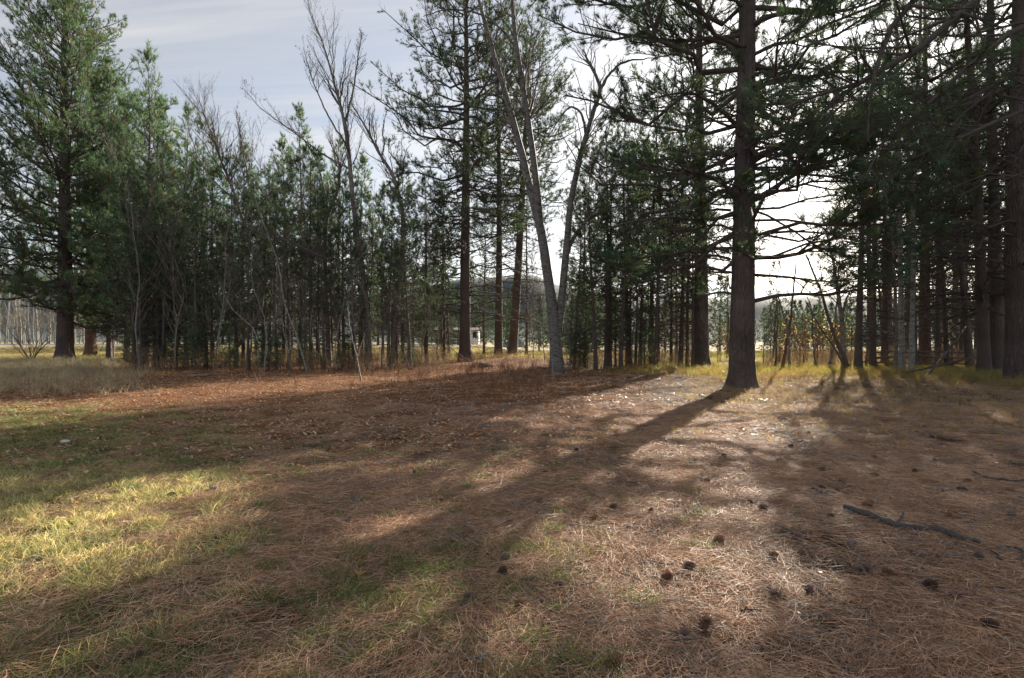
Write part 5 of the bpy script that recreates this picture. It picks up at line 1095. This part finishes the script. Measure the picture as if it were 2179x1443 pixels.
# broken twigs and bark crumbs among the needles
def crumb_clump(seed):
    rng = np.random.default_rng(seed); mb = MB(); n = 9; a = rng.uniform(0, 6.28, n); r = .22 * np.sqrt(rng.random(n)); c = np.stack([r * np.cos(a), r * np.sin(a), rng.uniform(.012, .03, n)], -1)
    an = rng.uniform(0, 6.28, n); ln = rng.uniform(.04, .17, n); d = np.stack([np.cos(an), np.sin(an), rng.normal(0, .12, n)], -1); t = np.linspace(-.5, .5, 4)[None, :, None]
    P = c[:, None] + ln[:, None, None] * (d[:, None] * t + rng.normal(0, .25, (n, 1, 3)) * np.array([1, 1, .2]) * t ** 2); tubes(mb, P, np.repeat(rng.uniform(.0016, .004, (n, 1)), 4, 1), 4, col=np.array([.28, .27, .27]) * rng.uniform(.5, 1.2, (n, 1)))
    m = 12; a = rng.uniform(0, 6.28, m); r = .22 * np.sqrt(rng.random(m)); b = np.stack([r * np.cos(a), r * np.sin(a), rng.uniform(.012, .028, m)], -1); u_ = rdir(rng, m); u_[:, 2] *= .3; v_ = rdir(rng, m); v_[:, 2] *= .3; q_ = rng.uniform(.006, .016, (m, 1))
    V = np.stack([b - u_ * q_, b + v_ * q_, b + u_ * q_, b - v_ * q_], 1).reshape(-1, 3); mb.add(V, np.arange(4 * m).reshape(-1, 4), np.repeat(np.array([[.30, .19, .14]]) * rng.uniform(.4, 1.5, (m, 1)), 4, 0), smooth=False)
    return mb.mesh('crumb_clump', M['leaflit'])
x, y = wedge(3000, 1.8, 14, x0=-3); px, py = pxs(x, y); k = rng.random(len(x)) < sstep(px, 300, 1200) * (.25 + .5 * pn(x, y, .8, 9)); x, y = x[k], y[k]
put('twig_litter', x, y, rng.uniform(.7, 1.2, len(x)), 5, [crumb_clump(s) for s in range(5)], np.ones((len(x), 3)) * rng.uniform(.7, 1.2, (len(x), 1)), .05, .006)
# leaf litter
x, y = wedge(11000, 4.5, 30, x1=9); px, py = pxs(x, y)
dens = sstep(py, 1060, 930) * sstep(px, 1550, 1000) * (1 - .5 * sstep(px, 250, 0) * sstep(py, 860, 900)) + .05 * sstep(py, 1100, 1000); k = rng.random(len(x)) < dens * (.5 + .7 * pn(x, y, 1.6, 1)); x, y = x[k], y[k]
put('leaf_litter', x, y, rng.uniform(.8, 1.2, len(x)), 5, [leaf_clump(20 + s, 16, .27, .034) for s in range(5)], np.ones((len(x), 3)) * rng.uniform(.75, 1.15, (len(x), 1)), .04, .012)
# short green and yellowing grass, tint raised in the sun patch as painted sunlight
x, y = wedge(21000, 1.8, 14); px, py = pxs(x, y)
gl = sstep(px, 640, 250) * sstep(py, 850, 900) * (1 + .8 * sstep(py, 1000, 1050) * sstep(py, 1320, 1230)); gn = sstep(py, 1100, 1230) * sstep(px, 1450, 1000) * 1.0 * sstep(pn(x, y, .33, 2), .40, .60); gm = .3 * (pn(x, y, .4, 4) > .63) * sstep(px, 1800, 1000) * sstep(py, 900, 960)
k = rng.random(len(x)) < np.clip(gl * sstep(pn(x, y, .45, 3), .30, .60) * .9 + gn + gm, 0, 1); x, y = x[k], y[k]; px, py = pxs(x, y)
sun_paint = (sstep(py, 990, 1040) * sstep(py, 1300, 1200) * sstep(px, 650, 450))[:, None]
tg = np.array([.95, 1.05, .85]) * (1 - sun_paint) + np.array([2.5, 2.35, 2.1]) * sun_paint
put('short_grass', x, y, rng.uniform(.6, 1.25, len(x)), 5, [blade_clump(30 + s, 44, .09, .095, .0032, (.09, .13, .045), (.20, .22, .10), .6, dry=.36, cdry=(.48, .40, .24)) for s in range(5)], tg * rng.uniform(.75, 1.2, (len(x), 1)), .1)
# fresh green tufts standing between the needles
x, y = wedge(4200, 2.0, 9); px, py = pxs(x, y); k = rng.random(len(x)) < (.55 * sstep(px, 1350, 950) * sstep(py, 1120, 1240) * (pn(x, y, .4, 2) > .42) + .10 * sstep(px, 1600, 1300) * sstep(py, 960, 1010)); x, y = x[k], y[k]
put('green_tufts', x, y, rng.uniform(.55, 1.25, len(x)), 4, [blade_clump(140 + s, 70, .085, .125, .0028, (.075, .145, .03), (.14, .22, .055), .8, dry=.10) for s in range(4)], np.ones((len(x), 3)) * rng.uniform(.8, 1.25, (len(x), 1)), .1)
# straw coloured thin grass, laid only on the sun patch to paint it brighter
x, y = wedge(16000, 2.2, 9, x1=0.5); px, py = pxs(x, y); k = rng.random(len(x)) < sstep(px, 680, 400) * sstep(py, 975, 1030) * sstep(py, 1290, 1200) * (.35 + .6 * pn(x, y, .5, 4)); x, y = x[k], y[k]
put('painted_sun_straw', x, y, rng.uniform(.6, 1.25, len(x)), 4, [blade_clump(130 + s, 20, .11, .085, .0032, (.66, .56, .36), (.48, .42, .22), .75, dry=.3, cdry=(.34, .36, .14)) for s in range(4)], np.ones((len(x), 3)) * rng.uniform(.8, 1.2, (len(x), 1)), .1)
# mossy green patch far left
x, y = wedge(5200, 7.5, 15, x1=-4); px, py = pxs(x, y); k = rng.random(len(x)) < sstep(px, 260, 90) * sstep(py, 850, 885) * sstep(py, 1010, 950); x, y = x[k], y[k]
put('moss', x, y, rng.uniform(.7, 1.3, len(x)), 3, [blade_clump(40 + s, 60, .13, .03, .004, (.07, .105, .02), (.13, .16, .04), .9, dry=.05) for s in range(3)], np.ones((len(x), 3)) * rng.uniform(.8, 1.2, (len(x), 1)))
# tall dry grass by the road pine
x, y = wedge(16000, 14, 40, x1=-8); px, py = pxs(x, y); k = rng.random(len(x)) < sstep(px, 400, 120) * sstep(py, 862, 812) * sstep(py, 762, 772) * (.25 + .7 * pn(x, y, 1.2, 2)); x, y = x[k], y[k]
put('dry_grass', x, y, rng.uniform(.6, 1.15, len(x)), 4, [blade_clump(50 + s, 18, .16, (.62, .5, .7, .42)[s], .007, (.66, .57, .43), (.48, .41, .30), .35, dry=.25, cdry=(.33, .31, .19)) for s in range(4)], np.ones((len(x), 3)) * rng.uniform(.7, 1.15, (len(x), 1)))
# yellow olive grass band round the massive pine and along the wood edge
x, y = wedge(24000, 14, 32, x0=1.0); px, py = pxs(x, y); lo = np.interp(px, [1150, 1400, 1600, 1800, 2180], [797, 799, 824, 812, 826]); w_ = sstep(py, lo + 8, lo - 8) * sstep(px, 1220, 1420) * sstep(py, 772, 780); k = rng.random(len(x)) < w_ * (.25 + .75 * pn(x, y, .9, 5)); x, y = x[k], y[k]
g_ = pn(x, y, 2.2, 6)[:, None]; put('yellow_grass', x, y, rng.uniform(.45, 1.35, len(x)), 6, [blade_clump(60 + s, 15, .12, (.38, .30, .34, .42, .26, .32)[s], .008, *[((.37, .32, .11), (.22, .23, .08)), ((.46, .32, .11), (.33, .22, .10)), ((.30, .20, .12), (.22, .15, .10)), ((.40, .33, .12), (.27, .25, .08)), ((.20, .22, .06), (.14, .17, .05)), ((.38, .27, .14), (.28, .20, .12))][s], .5, dry=.3, cdry=(.42, .30, .16)) for s in range(6)], (np.array([1.15, .95, .8]) * (1 - g_) + np.array([.85, 1.1, .8]) * g_) * rng.uniform(.75, 1.2, (len(x), 1)))
# small yellow shoots and dry wisps over the shaded right side
x, y = wedge(5200, 7, 20, x0=1.0); px, py = pxs(x, y); k = rng.random(len(x)) < sstep(px, 1380, 1560) * sstep(py, 985, 900) * (.15 + .5 * pn(x, y, .9, 7)); x, y = x[k], y[k]
put('yellow_shoots', x, y, rng.uniform(.5, 1.1, len(x)), 4, [blade_clump(70 + s, 7, .05, .19, .009, (.52, .33, .06), (.36, .29, .06), .5, dry=.15) for s in range(4)], np.ones((len(x), 3)) * rng.uniform(.75, 1.2, (len(x), 1)))
x, y = wedge(9000, 9, 24, x0=2.0); px, py = pxs(x, y); k = rng.random(len(x)) < sstep(px, 1400, 1650) * sstep(py, 930, 860) * .8; x, y = x[k], y[k]
put('dry_wisps', x, y, rng.uniform(.6, 1.2, len(x)), 4, [blade_clump(75 + s, 24, .16, .21, .005, (.44, .32, .23), (.31, .22, .17), .7, dry=.2) for s in range(4)], np.ones((len(x), 3)) * rng.uniform(.75, 1.15, (len(x), 1)))
# reddish brown weeds on the mound, and thin ones over the middle
x, y = wedge(9000, 13, 38, x0=-9, x1=9); px, py = pxs(x, y); w_ = np.exp(-((px - 1060) / 130) ** 2) * sstep(py, 885, 850) * sstep(py, 766, 774) + .22 * np.exp(-((px - 880) / 60) ** 2) * sstep(py, 835, 815) + .06 * sstep(py, 900, 850)
k = rng.random(len(x)) < w_ * .36 * (.4 + 1.0 * pn(x, y, 1.0, 3)); x, y = x[k], y[k]
put('brown_weeds', x, y, rng.uniform(.6, 1.2, len(x)), 4, [stalk_clump(80 + s, 9, .16, .55, .008, (.17, .085, .05), (.24, .14, .085)) for s in range(4)], np.ones((len(x), 3)) * rng.uniform(.75, 1.2, (len(x), 1)))
# thicket undergrowth
x, y = wedge(7000, 23, 42); px, py = pxs(x, y); k = rng.random(len(x)) < (((px > 270) & (px < 960)) * sstep(py, 804, 790) * .45 + ((px > 1200) & (px < 1480)) * sstep(py, 796, 786) * .4 + ((px > 1630)) * sstep(py, 796, 785) * .5); x, y = x[k], y[k]
put('undergrowth', x, y, rng.uniform(.6, 1.3, len(x)), 4, [stalk_clump(90 + s, 8, .22, .85, .008, (.20, .13, .085), (.30, .22, .12)) for s in range(4)], np.ones((len(x), 3)) * rng.uniform(.7, 1.2, (len(x), 1)))
# field grass beyond the trees
x = rng.uniform(-60, 75, 16000); y = rng.uniform(36, 66, 16000); k = np.abs(x) < .95 * y + 5; x, y = x[k], y[k]; g_ = pn(x, y, 7, 8)[:, None]
put('field_grass', x, y, rng.uniform(.7, 1.3, len(x)), 4, [blade_clump(95 + s, 20, .3, .35, .016, (.42, .35, .21), (.33, .31, .16), .4, dry=.3) for s in range(4)], (np.array([1.1, .95, .9]) * (1 - g_) + np.array([.85, 1.0, .7]) * g_) * rng.uniform(.8, 1.15, (len(x), 1)))
